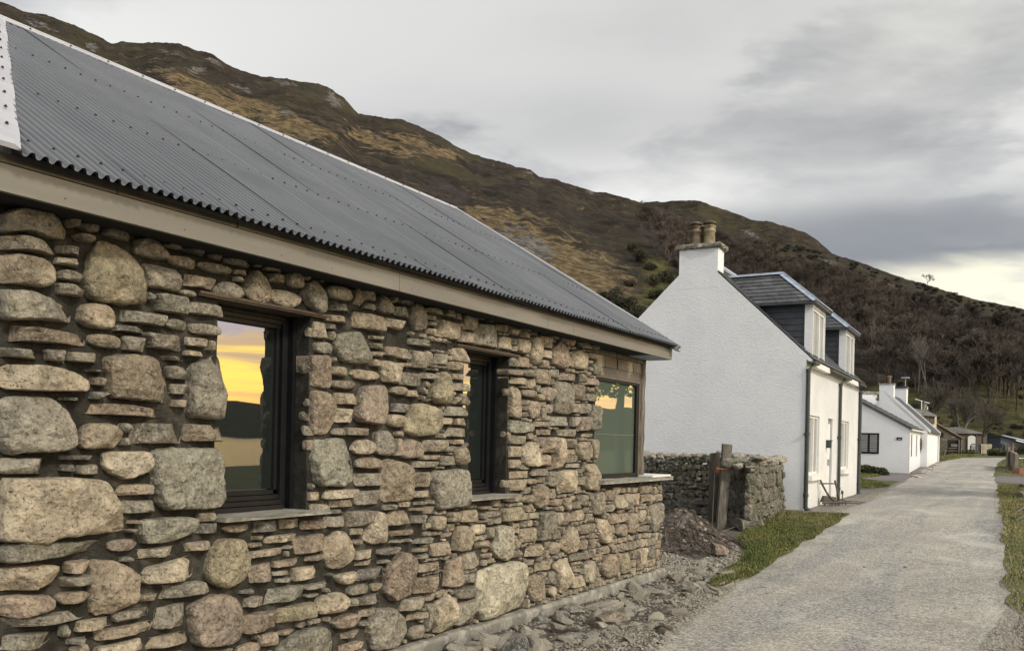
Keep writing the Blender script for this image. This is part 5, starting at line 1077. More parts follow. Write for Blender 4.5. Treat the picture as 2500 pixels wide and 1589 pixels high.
def wheel(m,u,v,r_,dd=0.,n=16,ax=None):
    c_=pp(u,v,dd); e1=r0 if ax is None else ax
    P=[c_+e1*r_*math.cos(2*math.pi*k/n)+ZZ*r_*math.sin(2*math.pi*k/n) for k in range(n+1)]; m.tube(P,.014,5,cap=False)
    for k in range(0,n,4): m.tube([c_,P[k]],.009,4)
plough('wheel',lambda m:wheel(m,2040,1231,.085)); plough('wheel',lambda m:wheel(m,2056,1228,.085,.25))
plough('hitch',lambda m:(m.tube([pp(2056,1228,.25),pp(2057,1200,.25),pp(2055,1196,.25)],.014,5),m.box(frame(pp(2054,1206,.25),r0,fw),(0,0,0),(.05,.03,.07))))
dg=gpix(2082,1228); df=frame(dg,HF_,HG)
mb=MB()
for a in ((-.55,-.32,0),): mb.box(df,(-.38,-.22,-.02),(.38,-.18,.03)); mb.box(df,(-.38,.18,-.02),(.38,.22,.03)); mb.box(df,(-.38,-.18,-.02),(-.34,.18,.03)); mb.box(df,(.34,-.18,-.02),(.38,.18,.03)); mb.box(df,(-.34,-.18,.0),(.34,.18,.018))
tag(mb.build('drain_cover',M_IRON,None,False,dg),'flat dark drain cover in a low frame set in the gravel by the plough','drain cover')
# ---------------------------------------------------------------- loose stones along the wall foot
rp=poly_px([(930,1589),(1075,1562),(1250,1503),(1600,1404),(1640,1378),(1700,1368),(1790,1405),(1800,1440),(1735,1480),(1660,1530),(1600,1600),(1300,1680),(950,1690)])
sheet('rubble_ground',rp,.004,pm('rubble_soil',(.05,.042,.033),(.115,.098,.076),8,.95,1.,22,c3=(.20,.18,.15),s3=22),.12,.05,'structure',.03)
spec=[((1262,1600),(.125,.085,.10),.35,(.085,.085,.085),'square dark grey block lying among the rubble nearest the viewer'),
((1112,1592),(.075,.06,.07),.2,(.15,.135,.11),'rounded brown stone beside the concrete foundation at the bottom edge'),
((1495,1522),(.17,.12,.105),.5,(.20,.165,.12),'largest brown boulder in the middle of the rubble strip'),
((1467,1535),(.105,.07,.05),-.2,(.31,.29,.235),'pale wedge-shaped stone in front of the largest brown boulder'),
((1322,1522),(.075,.045,.095),.9,(.17,.165,.15),'upright triangular grey stone leaning in the rubble'),
((1568,1490),(.20,.09,.035),.35,(.26,.25,.215),'long flat pale slab behind the largest brown boulder'),
((1622,1392),(.12,.09,.06),.3,(.14,.125,.10),'dark flat stone at the far foot of the cottage wall'),
((1648,1399),(.045,.035,.03),.1,(.36,.27,.15),'small orange-tan stone by the far foot of the cottage wall'),
((1621,1360),(.055,.05,.055),.1,(.27,.25,.21),'small round pale stone at the end of the cottage wall'),
((1402,1500),(.13,.08,.06),.0,(.20,.19,.16),'grey lump of broken stone against the concrete foundation'),
((1400,1560),(.16,.10,.05),.6,(.19,.18,.15),'low spreading grey slab half buried near the road'),
((1750,1382),(.07,.05,.03),.2,(.33,.30,.25),'small pale stone in front of the pinkish boulder'),
((1745,1420),(.16,.08,.05),-.5,(.13,.125,.115),'jagged dark slate slab at the far end of the rubble'),
((1700,1425),(.14,.07,.06),-.6,(.12,.115,.10),'ridged dark slate slab left of the jagged one')]
for (uv,sq,rz,col,lab) in spec:
    g_=gpix(*uv); D_=np.linalg.norm(g_-O); rock_obj('loose_stone',lab,'stone',g_+[0,0,sq[2]*.45],np.array(sq)*1.15,rz+TH,col,rgr,M_ROCK,4,12,.10,rot=(rgr.normal(0,.15),rgr.normal(0,.15)))
protos=[]
for k in range(9):
    V,Fs=rockmesh(rgr,2,(1,rgr.uniform(.5,.9),rgr.uniform(.22,.55)),10,.14); me=bpy.data.meshes.new('slate_fragment'); me.from_pydata([tuple(q) for q in V],[],Fs); a=me.color_attributes.new('Col','FLOAT_COLOR','POINT')
    c_=np.array([[.26,.24,.20],[.32,.30,.25],[.16,.16,.14],[.22,.20,.16],[.28,.245,.19],[.40,.37,.31],[.19,.18,.165],[.24,.22,.17],[.30,.28,.24]][k]); a.data.foreach_set('color',np.tile(np.r_[c_,1],(len(V),1)).astype(np.float32).ravel()); me.materials.append(M_ROCK); protos.append(me)
cand=np.array(rp); lo,hi=cand.min(0),cand.max(0); pts=[]
while len(pts)<290:
    q=rgr.uniform(lo,hi); 
    if inside(q[None],cand)[0] and q[0]>-4.22: pts.append(q)
for i,q in enumerate(pts):
    o=bpy.data.objects.new('slate_fragment',protos[i%9]); COL.objects.link(o); nearw=math.exp(-(q[0]+4.2)/.6); s_=float(np.clip(rgr.lognormal(-2.9,.55)*(.65+1.0*nearw),.018,.17)); o.scale=(s_*rgr.uniform(.9,1.8),s_,s_)
    o.location=(q[0],q[1],float(gl(q[0],q[1]))+s_*.22+.01); o.rotation_euler=(rgr.normal(0,.3),rgr.normal(0,.3),rgr.uniform(0,6.28)); tag(o,'%s %s loose stone in the rubble strip %s %s'%('small' if s_<.035 else ('medium' if s_<.07 else 'large'),('tan','pale','dark','brown','light brown','whitish','grey','dull tan','light grey')[i%9],'by the foundation' if q[0]<-3.85 else 'by the road','nearest the viewer' if q[1]<5.2 else ('midway along' if q[1]<8 else 'at the far end')),'stone','loose fragments in the rubble strip')
def pebbles(name,poly,n,smin,smax,seed,cols,mat=M_ROCK):
    rg=np.random.default_rng(seed); P=np.array(poly); lo,hi=P.min(0),P.max(0); pts=np.zeros((0,2))
    while len(pts)<n: q=rg.uniform(lo,hi,(n*2,2)); pts=np.concatenate([pts,q[inside(q,P)]])
    pts=pts[:n]; bv=np.array([(1,0,0),(0,1,0),(-1,0,0),(0,-1,0),(0,0,.8),(0,0,-.6)]); bf=np.array([(0,1,4),(1,2,4),(2,3,4),(3,0,4),(1,0,5),(2,1,5),(3,2,5),(0,3,5)])
    s_=np.exp(rg.uniform(math.log(smin),math.log(smax),n))*(1+.0*n); a=rg.uniform(0,6.28,n); V=bv[None]*rg.uniform(.6,1.3,(n,6,1))*s_[:,None,None]; V[:,:,0]*=rg.uniform(1,1.7,(n,1)); x_=V[:,:,0]*np.cos(a)[:,None]-V[:,:,1]*np.sin(a)[:,None]; y_=V[:,:,0]*np.sin(a)[:,None]+V[:,:,1]*np.cos(a)[:,None]
    V=np.stack([x_+pts[:,0:1],y_+pts[:,1:2],V[:,:,2]*.7+(gl(pts[:,0],pts[:,1])+.016+s_*.2)[:,None]],2); Fc=(bf[None]+np.arange(n)[:,None,None]*6).reshape(-1,3); c_=np.array(cols)[rg.integers(len(cols),size=n)]*rg.uniform(.6,1.35,(n,1))
    o=mesh(name,V.reshape(-1,3),Fc,mat,None,False,np.repeat(c_,6,0).astype(np.float32)); o['kind']='stuff'
GC=[(.20,.185,.15),(.30,.28,.235),(.12,.115,.10),(.24,.20,.15),(.36,.34,.30)]
pebbles('rubble_chips',rp,6500,.004,.022,3,GC)
pebbles('rubble_chips',poly_px([(930,1640),(1600,1520),(1700,1440),(1800,1400),(1850,1370),(1780,1450),(1650,1560),(1560,1640)]),5000,.003,.014,4,GC)
GL=[(.36,.345,.30),(.42,.40,.35),(.24,.23,.20),(.50,.48,.42),(.30,.285,.25)]
rl=[q[:2] for q in pl[1:12]]; re_=[np.array(q)+[.15,0] for q in rl[::-1]]; pebbles('road_edge_grit',[tuple(q-[.22,0]) for q in rl]+[tuple(q) for q in re_],12000,.003,.009,6,GL)
rl=[q[:2] for q in pl[1:6]]; pebbles('road_edge_grit',[tuple(q-[.6,0]) for q in rl]+[tuple(q) for q in rl[::-1]],5000,.003,.008,16,GL)
rl=[q[:2] for q in pr_[2:9]]; pebbles('road_edge_grit',[tuple(q-np.array([.10,0])) for q in rl]+[tuple(q+np.array([.14,0])) for q in rl[::-1]],5000,.003,.009,8,GL)
pebbles('road_edge_grit',poly_px([(2390,1589),(2470,1470),(2500,1430),(2640,1500),(2640,1640),(2500,1640)]),4000,.004,.016,9,GC)

pebbles('road_chippings',[tuple(q[:2]) for q in pl[1:8]]+[tuple(q[:2]) for q in pr_[1:6][::-1]],26000,.0025,.0065,31,[(.12,.115,.10),(.30,.285,.25),(.55,.53,.46),(.70,.67,.58),(.20,.19,.17)])

pebbles('rubble_chips',poly_px([(1600,1400),(1612,1345),(1700,1372),(1750,1350),(1800,1335),(1812,1370),(1760,1400),(1700,1420)]),5000,.004,.022,41,GC)
# ---------------------------------------------------------------- white cottages beyond
CB=np.array([-4.964,41.355,.65]); d_=ray(2500,1104); d_[2]=0; cf=d_/np.linalg.norm(d_); cg=np.array([-cf[1],cf[0],0.])
L2=frame(CB,cf,cg)
c2=thing('white_cottage','low white rendered cottage beyond the tall house, with a black slatted window and name plate','cottage',CB)
LC=5.0; TE=1.99; T2=2.75; RZ2=TE+T2*.56
mb=MB(); mb.prism([L2(0,.0,-.3),L2(0,5.5,-.3),L2(0,5.5,TE),L2(0,T2,RZ2),L2(0,0,TE)],cf*LC); mb.build('rendered_wall',M_GABLE,c2)
mb=MB(); pn=MB(); p2=math.atan(.56); nn=(cg*-math.sin(p2)+ZZ*math.cos(p2))
for sg in (1,-1):
    te=-.10 if sg==1 else 5.6; mb.prism([L2(-.06,te,TE-.056),L2(-.06,T2,RZ2),L2(-.06,T2,RZ2+.09),L2(-.06,te,TE+.034)],cf*(LC+.06))
o=mb.build('slate_roof',M_SLATE,c2)
mb=MB(); slate_rows(mb,lambda v:L2(-.08,-.12+(T2+.12)*v,TE+.02+(RZ2-TE+.06)*v),lambda v:L2(LC,-.12+(T2+.12)*v,TE+.02+(RZ2-TE+.06)*v),12,nn,.3,.02,61); mb.build('slates',M_SLATE,o)
mb=MB(); mb.box(L2,(-.03,1.22,.84),(-.001,2.10,1.77)); f=mb.build('window_frame',M_BLACK,c2)
mb=MB(); mb.box(L2,(-.035,1.30,.92),(-.031,1.60,1.70)); mb.box(L2,(-.035,1.70,.92),(-.031,2.02,1.70)); mb.build('slatted_pane',M_PANED,f)
mb=MB()
for k in range(9): mb.box(L2,(-.042,1.30,.93+k*.088),(-.036,1.60,.965+k*.088)); mb.box(L2,(-.042,1.70,.93+k*.088),(-.036,2.02,.965+k*.088))
mb.build('blind_slats',pm('blind',(.30,.30,.30),rough=.6),f)
mb=MB(); mb.box(L2,(-.02,.27,1.47),(-.001,.50,1.60)); f=mb.build('name_plate',M_SIGN,c2); mb=MB(); mb.box(L2,(-.0235,.34,1.51),(-.0205,.42,1.53)); mb.build('plate_lettering',M_WFRAME,f)
mb=MB(); mb.tube([L2(.03,-.03,-.05),L2(.03,-.03,TE-.05)],.028,6); mb.tube([L2(-.06,-.14,TE-.06),L2(LC,-.14,TE-.06)],.04,6); mb.build('downpipe',M_WFRAME,c2)
for s_ in (.9,3.0):
    mb=MB(); mb.box(L2,(s_,-.012,.75),(s_+.35,-.001,1.75)); mb.build('window_pane',M_PANED,c2)
# taller cottage attached behind
C3=L2(LC,-.30,.28); L3=frame(C3,cf,cg)
c3=thing('white_cottage','farther white cottage with tall white chimney and pale roof skews, climber on its near wall','cottage',C3)
def at3(u,v): # point on the near gable plane
    d=ray(u,v); k=np.dot(C3-O,cf)/np.dot(d,cf); q=O+d*k-C3; return q@cg,q[2]
t_e,z_e=at3(2256,1052); t_c,z_c=at3(2181,978); t_d,z_d=at3(2145,978); sl3=(z_c-z_e)/(t_c-t_e); tm=(t_c+t_d)/2; zr=z_e+(tm-t_e)*sl3
L3L=6.
mb=MB(); mb.prism([L3(0,0,-.5),L3(0,2*tm,-.5),L3(0,2*tm,z_e),L3(0,tm,zr),L3(0,0,z_e)],cf*L3L); mb.build('rendered_wall',M_GABLE,c3)
mb=MB()
for a in (0,L3L-.12): mb.prism([L3(a-.02,-.12,z_e-.10),L3(a-.02,tm,zr+.0),L3(a-.02,tm,zr+.16),L3(a-.02,-.12,z_e+.06)],cf*.2)
mb.build('roof_skew',M_WFRAME,c3)
mb=MB(); mb.prism([L3(.19,-.12,z_e-.08),L3(.19,tm,zr),L3(.19,tm,zr+.07),L3(.19,-.12,z_e-.01)],cf*(L3L-.32)); mb.build('slate_roof',M_SLATED,c3)
zk=at3(2160,938)[1]
mb=MB(); mb.box(L3,(-.01,t_c,zr-1.0),(.55,t_d,zk)); f=mb.build('chimney',M_GABLE,c3); mb=MB(); mb.box(L3,(-.05,t_c-.04,zk),(.6,t_d+.04,zk+.06)); mb.build('chimney_cap',M_CAP,f)
mb=MB(); lathe(mb,L3(.25,(t_c+t_d)/2-.1,zk+.06),[(.09,0),(.085,.28),(.14,.30),(.13,.36),(.05,.40)],10); mb.build('chimney_pot',M_POTB,f)
mb=MB(); mb.box(L3,(L3L-.6,t_c+.0,zr-.9),(L3L+.1,t_d-.1,zk+.15)); f=mb.build('chimney',M_GABLE,c3); mb=MB(); mb.box(L3,(L3L-.65,t_c-.05,zk+.15),(L3L+.15,t_d-.05,zk+.25)); mb.build('chimney_cap',M_SLATED,f)
mb=MB(); mb.tube([L3(L3L-.3,t_c+.1,zk+.25),L3(L3L-.3,t_c+.1,zk+.75)],.02,5); mb.box(L3,(L3L-.45,t_c-.1,zk+.72),(L3L-.15,t_c+.3,zk+.78)); mb.build('flue_pipe',M_LEAD,f)
mb=MB(); mb.tube([L3(L3L-.05,-.05,-.2),L3(L3L-.05,-.05,z_e-.05)],.04,6); mb.build('downpipe',M_WFRAME,c3)
mb=MB(); aD=CB+cf*4.6+cg*2.2
P0=atd(2146,978,43.0); mb.tube([P0,atd(2146,913,43.)],.012,5)
for v_ in (914,919,924,930): mb.tube([atd(2144,v_,43.),atd(2162,v_+1,43.2)],.007,4)
tag(mb.build('television_aerial',M_IRON,None,False,P0),'thin television aerial on a pole beside the white cottage chimney','aerial')
mb=MB(); a=atd(2141,978,42.6); mb.tube([a,atd(2138,968,42.6)],.015,5); mb.tube([atd(2133,967,42.6),atd(2140,962,42.6),atd(2143,970,42.6),atd(2137,976,42.6)],.02,5); tag(mb.build('satellite_dish',M_IRON,None,False,a),'small dark dish bracket on the cottage roof left of the chimney','dish')
# lean-to chimney stack further left
a=atd(2098,977,46.); fr_=frame(a,r0,fw); mb=MB(); mb.box(fr_,(0,0,-.6),(.95,.8,.35)); st=thing('chimney_stack','white chimney stack with dark cap rising behind the cottage roof beside the tall house','chimney',a); mb.build('stack',M_GABLE,st); mb=MB(); mb.box(fr_,(-.1,-.05,.35),(1.05,.85,.50)); mb.build('cap',M_CAP,st)
# leaves
def leafcloud(name,cen,rad,n,size,seed,mat,parent=None,lab=None,cat=None,group=None,lobes=9,up=.0,loc=None,shell=.5,tint=(1,1,1)):
    rg=np.random.default_rng(seed); cen=np.array(cen,float); rad=np.array(rad,float); d=rg.normal(0,1,(lobes,3)); d/=np.linalg.norm(d,axis=1)[:,None]; lc=d*rg.uniform(.25,.62,(lobes,1)); lr=rg.uniform(.28,.52,lobes); lb=rg.uniform(.6,1.4,lobes)
    k=rg.integers(lobes,size=n); e=rg.normal(0,1,(n,3)); e/=np.linalg.norm(e,axis=1)[:,None]; P=lc[k]+e*(lr[k]*rg.uniform(shell,1,n)**.5)[:,None]; P=P*rad+cen
    a=rg.normal(0,1,(n,3)); a/=np.linalg.norm(a,axis=1)[:,None]; b_=np.cross(a,rg.normal(0,1,(n,3))); b_/=np.linalg.norm(b_,axis=1)[:,None]+1e-9; s_=size*rg.uniform(.5,1.4,n)[:,None]
    V=np.stack([P-a*s_,P+b_*s_*.55,P+a*s_,P-b_*s_*.55],1).reshape(-1,3); F_=np.arange(n*4).reshape(n,4); c_=(.5*lb[k]*rg.uniform(.6,1.4,n))[:,None]*np.array(tint)[None]
    o=mesh(name,V,F_,mat,parent,False,np.repeat(c_,4,0).astype(np.float32),loc=loc if loc is not None else (None if parent is not None else cen))
    if lab: tag(o,lab,cat,group)
    return o
p=L3(-.12,.33,1.05); leafcloud('climbing_shrub',p,(.10,.28,.75),1800,.028,3,M_IVY,None,'brown leafless climber on the white wall of the farther cottage','climber',loc=p)
mb=MB(); wc=L3(-.25,.62,.12); e1=cg
for rr_ in (.22,.19): mb.tube([wc+e1*rr_*math.cos(k*.3927)+ZZ*rr_*math.sin(k*.3927) for k in range(17)],.018,5,cap=False)
for k in range(0,16,2): mb.tube([wc,wc+e1*.2*math.cos(k*.3927)+ZZ*.2*math.sin(k*.3927)],.01,4)
tag(mb.build('cart_wheel',M_IRON,None,False,wc),'old spoked wheel propped against the farther white cottage under the climber','wheel')
for i,(u,v,s_) in enumerate([(2232,1163,.13),(2240,1166,.15),(2249,1162,.12),(2256,1157,.16),(2264,1152,.13),(2271,1147,.15),(2278,1141,.14),(2284,1136,.13)]):
    g_=gpix(u,v); rock_obj('edging_stone','pale edging stone in the low row along the purple gravel by the white cottage','stone',g_+[0,0,.03],(s_*1.3,s_,s_*.45),rgr.uniform(0,3),(.36,.30,.25),rgr,M_ROCK,2,8,.1,'edging stones by the cottage')
for (u,v,rx,rz_,lab) in ((2112,1158,.75,.42,'low dark clipped shrub beside the tall house downpipe, nearest the house'),(2138,1160,.75,.36,'low dark shrub on the bank in front of the cottage window')):
    g_=gpix(u,v); leafcloud('low_shrub',g_+[0,.3,.12],(rx,rx,rz_),5000,.045,u,M_HEDGE,None,lab,'shrub',loc=g_)
# brown house, sheds
def fbox(name,u0,v0,u1,v1,D,dep,mat,parent=None,ang=0.):
    a=atd(u0,v1,D); b_=atd(u1,v0,D); w_=(b_-a)@r0; h_=b_[2]-a[2]; ex=r0*math.cos(ang)+fw*math.sin(ang); ey=-r0*math.sin(ang)+fw*math.cos(ang); m1=MB(); m1.box(frame(a,ex,ey),(0,0,0),(w_,dep,h_)); return m1.build(name,mat,parent,False,None if parent is not None else a)
a=atd(2250,1060,66); bh=thing('brown_house','brown boarded house with grey roof beyond the white cottages','house',a)
def poly3(name,uv,D,dep,mat,parent,dirv=None): m1=MB(); m1.prism([atd(u,v,D) for u,v in uv],(fw if dirv is None else dirv)*dep); return m1.build(name,mat,parent,False)
poly3('side_wall',[(2222,1060),(2247,1060),(2247,1014),(2222,1002)],66,3,M_REDW,bh); fbox('front_wall',2248,1014,2287,1060,66,3,M_CREAM,bh)
for u in (2252,2269): fbox('window_panel',u,1017,u+13,1034,65.9,.08,M_BROWN,bh)
poly3('roof',[(2215,999),(2240,1012),(2288,1017),(2288,1014),(2262,1001),(2226,996)],65.7,3.3,M_GREYROOF,bh)
fbox('chimney',2255,985,2263,1000,67,.5,M_CAP,bh); fbox('flue',2264,992,2265.5,1000,67,.05,M_WHITE,bh); 
mb=MB(); mb.tube([atd(2234,974,66),atd(2252,979,66)],.03,4); mb.tube([atd(2250,979,66),atd(2250,999,66)],.03,4); mb.tube([atd(2256,981,66.3),atd(2270,984,66.3)],.03,4); mb.build('roof_aerial',M_WHITE,bh)
a=atd(2312,1109,80); sh=thing('stone_shed','dark stone and board gabled shed with a small black opening and rusty roof edge','shed',a)
Dm=80.
V_=[(2255,1108),(2348,1108),(2348,1072),(2277,1028),(2255,1042)]
poly3('gable',V_,Dm,6,M_SHEDW,sh)
fbox('loft_opening',2293,1055,2304,1066,Dm-.06,.05,M_DARK,sh)
fbox('doorway',2315,1074,2340,1106,Dm-.06,.05,M_DARK,sh)
for (u0,v0,u1,v1) in ((2322,1084,2338,1090),(2316,1093,2338,1094.5),(2316,1099,2338,1100.5)): fbox('door_board',u0,v0,u1,v1,Dm-.16,.06,M_WOODG,sh)
fbox('door_post',2340,1073,2343,1110,Dm-.25,.15,M_WOODG,sh); fbox('door_post',2346,1072,2350,1108,Dm-.25,.15,M_WOODG,sh)
m1=MB(); q=[atd(2276,1024,Dm-.2),atd(2353,1069,Dm-.2),atd(2353,1072,Dm-.2),atd(2276,1028,Dm-.2)]; m1.prism(q,fw*6.3); q=[atd(2276,1024,Dm-.2),atd(2276,1028,Dm-.2),atd(2253,1045,Dm-.2),atd(2253,1042,Dm-.2)]; m1.prism(q,fw*6.3); m1.build('roof',pm('rusty_roof',(.24,.16,.12),(.17,.12,.095),2,.8),sh)
for (u0,v0,u1) in ((2280,1040,2286),(2298,1072,2312),(2322,1066,2332),(2262,1060,2272)): fbox('pale_stone',u0,v0,u1,v0+2,Dm-.06,.05,M_CAP,sh)
a=atd(2360,1108,92); bn=thing('brown_barn','long low brown barn with grey roof and a pale arched door','barn',a)
fbox('barn_wall',2322,1058,2410,1110,92,5,M_BROWN,bn); poly3('roof',[(2300,1044),(2320,1057),(2412,1059),(2400,1056),(2340,1042)],91.7,5.5,M_GREYROOF,bn)
uvs=[(2363,1106),(2382,1106),(2382,1068)]+[(2372.5+9.5*math.cos(k*math.pi/8),1068-5*math.sin(k*math.pi/8)) for k in range(1,8)]+[(2363,1068)]
poly3('arched_door',uvs,91.8,.15,M_DOORP,bn); fbox('door_edge',2382.5,1061,2386,1106,91.75,.2,M_SHEDW,bn)
a=atd(2382,1110,84); ct=thing('slatted_gate','dark arched slatted gate panel at the roadside before the barn','gate',a)
mb=MB(); mb.tube([atd(2369,1109,84),atd(2369,1088,84),atd(2372,1084,84),atd(2391,1084,84),atd(2394,1088,84),atd(2394,1109,84)],.06,6); mb.build('gate_frame',M_SLATED,ct)
for i in range(8): fbox('gate_slat',2371+i*2.9,1087,2372.7+i*2.9,1107,84.05,.05,M_WOODG if i%2 else M_WOODD,ct)
a=atd(2408,1108,85); pf=thing('picket_fence','cream picket fence panel right of the dark arched gate','fence',a)
for i in range(9): fbox('picket',2396+i*2.9,1083+(i%3)*.6,2397.9+i*2.9,1107,85,.05,M_CREAM,pf)
fbox('rail',2395,1086,2422,1087.5,85.06,.05,M_CREAM,pf); fbox('rail',2395,1101,2422,1102.5,85.06,.05,M_CREAM,pf)
a=atd(2290,1118,64); pf=thing('paling_fence','broken grey paling fence with a lichened post in front of the stone shed','fence',a)
for i,(u,v0,v1,w_,m__) in enumerate([(2276,1088,1117,2.2,M_WOODD),(2280,1089,1117,2,M_WOODG),(2285,1085,1118,5,M_WOODG),(2292,1088,1117,2,M_WOODD),(2296,1090,1117,2,M_WOODG),(2300,1091,1117,2,M_WOODD)]): fbox('pale' if i!=2 else 'fence_post',u,v0,u+w_,v1,64,.08,m__,pf)
m1=MB(); m1.prism([atd(2303,1116,64),atd(2306,1116,64),atd(2311,1098,64),atd(2308,1097,64)],fw*.1); m1.build('leaning_stake',M_WOODG,pf)
a=atd(2470,1110,96); bs_=thing('blue_shed','long blue-grey metal shed with white edged sloping roof at the right','shed',a)
poly3('shed_wall',[(2443,1107),(2560,1107),(2560,1088),(2500,1076),(2443,1066)],96,8,M_BLUE,bs_)
m1=MB(); m1.prism([atd(2441,1061,95.5),atd(2453,1062,95.5),atd(2560,1087,95.5),atd(2560,1090,95.5),atd(2450,1065,95.5)],fw*9); m1.build('roof',M_LEAD,bs_)
m1=MB(); m1.prism([atd(2443,1061,95.4),atd(2560,1087,95.4),atd(2560,1089,95.4),atd(2453,1063.5,95.4)],fw*.2); m1.prism([atd(2480,1073,95.3),atd(2560,1092,95.3),atd(2560,1094.5,95.3),atd(2482,1076,95.3)],fw*.2); m1.build('roof_trim',M_WHITE,bs_)
fbox('shed_window',2446,1082,2452,1092,95.9,.08,M_SIGN,bs_); fbox('lower_panel',2453,1088,2560,1107,95.8,.1,pm('earth_brown',(.12,.085,.065),rough=.9),bs_)
a=gpix(2458,1108); fbox_=fbox('storage_box',2452,1096,2458,1108,90,.8,M_SIGN); tag(fbox_,'small dark box with pale lid left of the gateposts','box')
# gateposts and boarded gate
for i,(u0,v0,u1,v1,lab) in enumerate([(2460,1091,2467,1141,'farther slim grey gatepost with dark top'),(2477,1108,2487,1156,'nearest thick lichened gatepost with sawn pale top'),(2471,1082,2476,1110,'thin pale post standing behind the gateposts')]):
    g_=gpix((u0+u1)/2,v1) if i<2 else None; D_=(g_-O)@fw if i<2 else 50.
    p_=atd((u0+u1)/2,v1+3,D_); f_=fbox('gatepost',u0,v0,u1,v1+3,D_,(u1-u0)*D_/F,M_WOODG); tag(f_,lab,'post')
g1_=gpix(2470,1148); D1=(g1_-O)@fw; g2_=gpix(2480,1157); gb=MB(); A_=atd(2466,1102,D1+3); gp=thing('boarded_gate','grey boarded gate standing between the two gateposts','gate',g1_)
q=[atd(2465,1146,D1+2.5),atd(2479,1157,D1-1.2),atd(2479,1110,D1-1.2),atd(2465,1103,D1+2.5)]; gb.prism(q,r0*.06); gb.build('gate_boards',M_WOODG,gp)
mb=MB(); mb.prism([atd(2465.5,1102,D1+2.5),atd(2479,1109,D1-1.25),atd(2479,1106,D1-1.25),atd(2465.5,1100,D1+2.5)],r0*.1); mb.build('top_rail',M_SILLT,gp)
g_=gpix(2495,1160); fb_=fbox('orange_crate',2489,1143,2512,1160,(g_-O)@fw,.5,M_RED); tag(fb_,'orange brown plastic crate in the grass right of the nearest gatepost','crate')
mb=MB(); a=atd(2487,1118,60); mb.prism([atd(2487,1117,60),atd(2600,1120,60),atd(2600,1123,60),atd(2487,1120,60)],fw*.3); tag(mb.build('white_beam',M_WHITE,None,False,a),'long white beam on the ground behind the nearest gatepost','beam')
def log(u0,v0,u1,v1,r_,lab):
    a=gpix(u0,v0)+[0,0,r_*.9]; b_=gpix(u1,v1)+[0,0,r_*.9]; m1=MB(); m1.tube([a,(a+b_)/2,b_],[r_,r_*1.04,r_*.98],14); o=tag(m1.build('log',M_LOG,None,True,a),lab,'log')
    m1=MB(); d=(b_-a)/np.linalg.norm(b_-a); m1.tube([a-d*.004,a-d*.0],r_*.9,14); m1.build('sawn_end',M_WOODD,o)
log(2490,1217,2560,1180,.095,'nearer cut log lying on the grass at the right edge'); log(2494,1192,2570,1172,.085,'farther cut log lying on the grass at the right edge')
mb=MB(); 
for (u0,v0,u1,v1) in ((2470,1262,2520,1240),(2490,1268,2530,1262),(2480,1275,2540,1250)): mb.tube([gpix(u0,v0)+[0,0,.03],gpix(u1,v1)+[0,0,.16]],.022,6)
tag(mb.build('branch_pile',M_WOODG,None,True,gpix(2490,1268)),'small pile of cut grey branches on the right-hand grass','branches')
mb=MB(); a=gpix(2432,1146); mb.tube([a+[0,0,.03],gpix(2447,1148)+[0,0,.05],gpix(2465,1156)+[0,0,.05]],.05,6); tag(mb.build('fallen_branch',M_WOODG,None,True,a),'grey branch lying on the verge in front of the gateposts','branch')
# ---------------------------------------------------------------- trees
def treesegs(rg,H,spread=.5,depth=5,base=None,lean=0.,trunk=.3,kids=(2,4),r0_=None):
    segs=[]
    def grow(p,d,L,r_,k):
        n=2; q=p
        for i in range(n):
            d=d+rg.normal(0,.10,3); d/=np.linalg.norm(d); e=q+d*L/n; segs.append((q,e,r_*(1-.25*i/n),r_*(1-.25*(i+1)/n))); q=e
            if k>0 and i==0 and k<depth and rg.random()<.6: side(q,d,L*.7,r_*.5,k-1)
        if k==0: return
        for _ in range(rg.integers(kids[0],kids[1]+1)): side(q,d,L*rg.uniform(.62,.86),r_*rg.uniform(.55,.72),k-1)
    def side(p,d,L,r_,k):
        a=rg.normal(0,1,3); a-=a@d*d; a/=np.linalg.norm(a); nd=d*math.cos(spread*rg.uniform(.5,1.3))+a*math.sin(spread*rg.uniform(.5,1.3)); nd[2]+=.12; nd/=np.linalg.norm(nd); grow(p,nd,L,r_,k)
    grow(np.zeros(3),np.array([lean,0,1.])/math.hypot(lean,1),H*trunk,r0_ or H*.028,depth)
    A_=np.array([s_[0] for s_ in segs]); B_=np.array([s_[1] for s_ in segs]); ra=np.array([s_[2] for s_ in segs]); rb=np.array([s_[3] for s_ in segs]); k=H/max(B_[:,2].max(),.1); return A_*k,B_*k,ra,rb
def segmesh(A_,B_,ra,rb,ns=3,mr=.0):
    d=B_-A_; d/=np.linalg.norm(d,axis=1)[:,None]+1e-9; up=np.where(np.abs(d[:,2:3])>.9,[[1.,0,0]],[[0,0,1.]]); a=np.cross(d,up); a/=np.linalg.norm(a,axis=1)[:,None]; b_=np.cross(d,a); V=[]
    ra=np.maximum(ra,mr); rb=np.maximum(rb,mr)
    for P,r_ in ((A_,ra),(B_,rb)):
        for k in range(ns): t_=2*math.pi*k/ns; V.append(P+(a*math.cos(t_)+b_*math.sin(t_))*r_[:,None])
    V=np.stack(V,1); n=len(A_); i=np.arange(n)[:,None]*2*ns; F_=np.concatenate([np.concatenate([i+k,i+(k+1)%ns,i+ns+(k+1)%ns,i+ns+k],1) for k in range(ns)]); return V.reshape(-1,3),F_
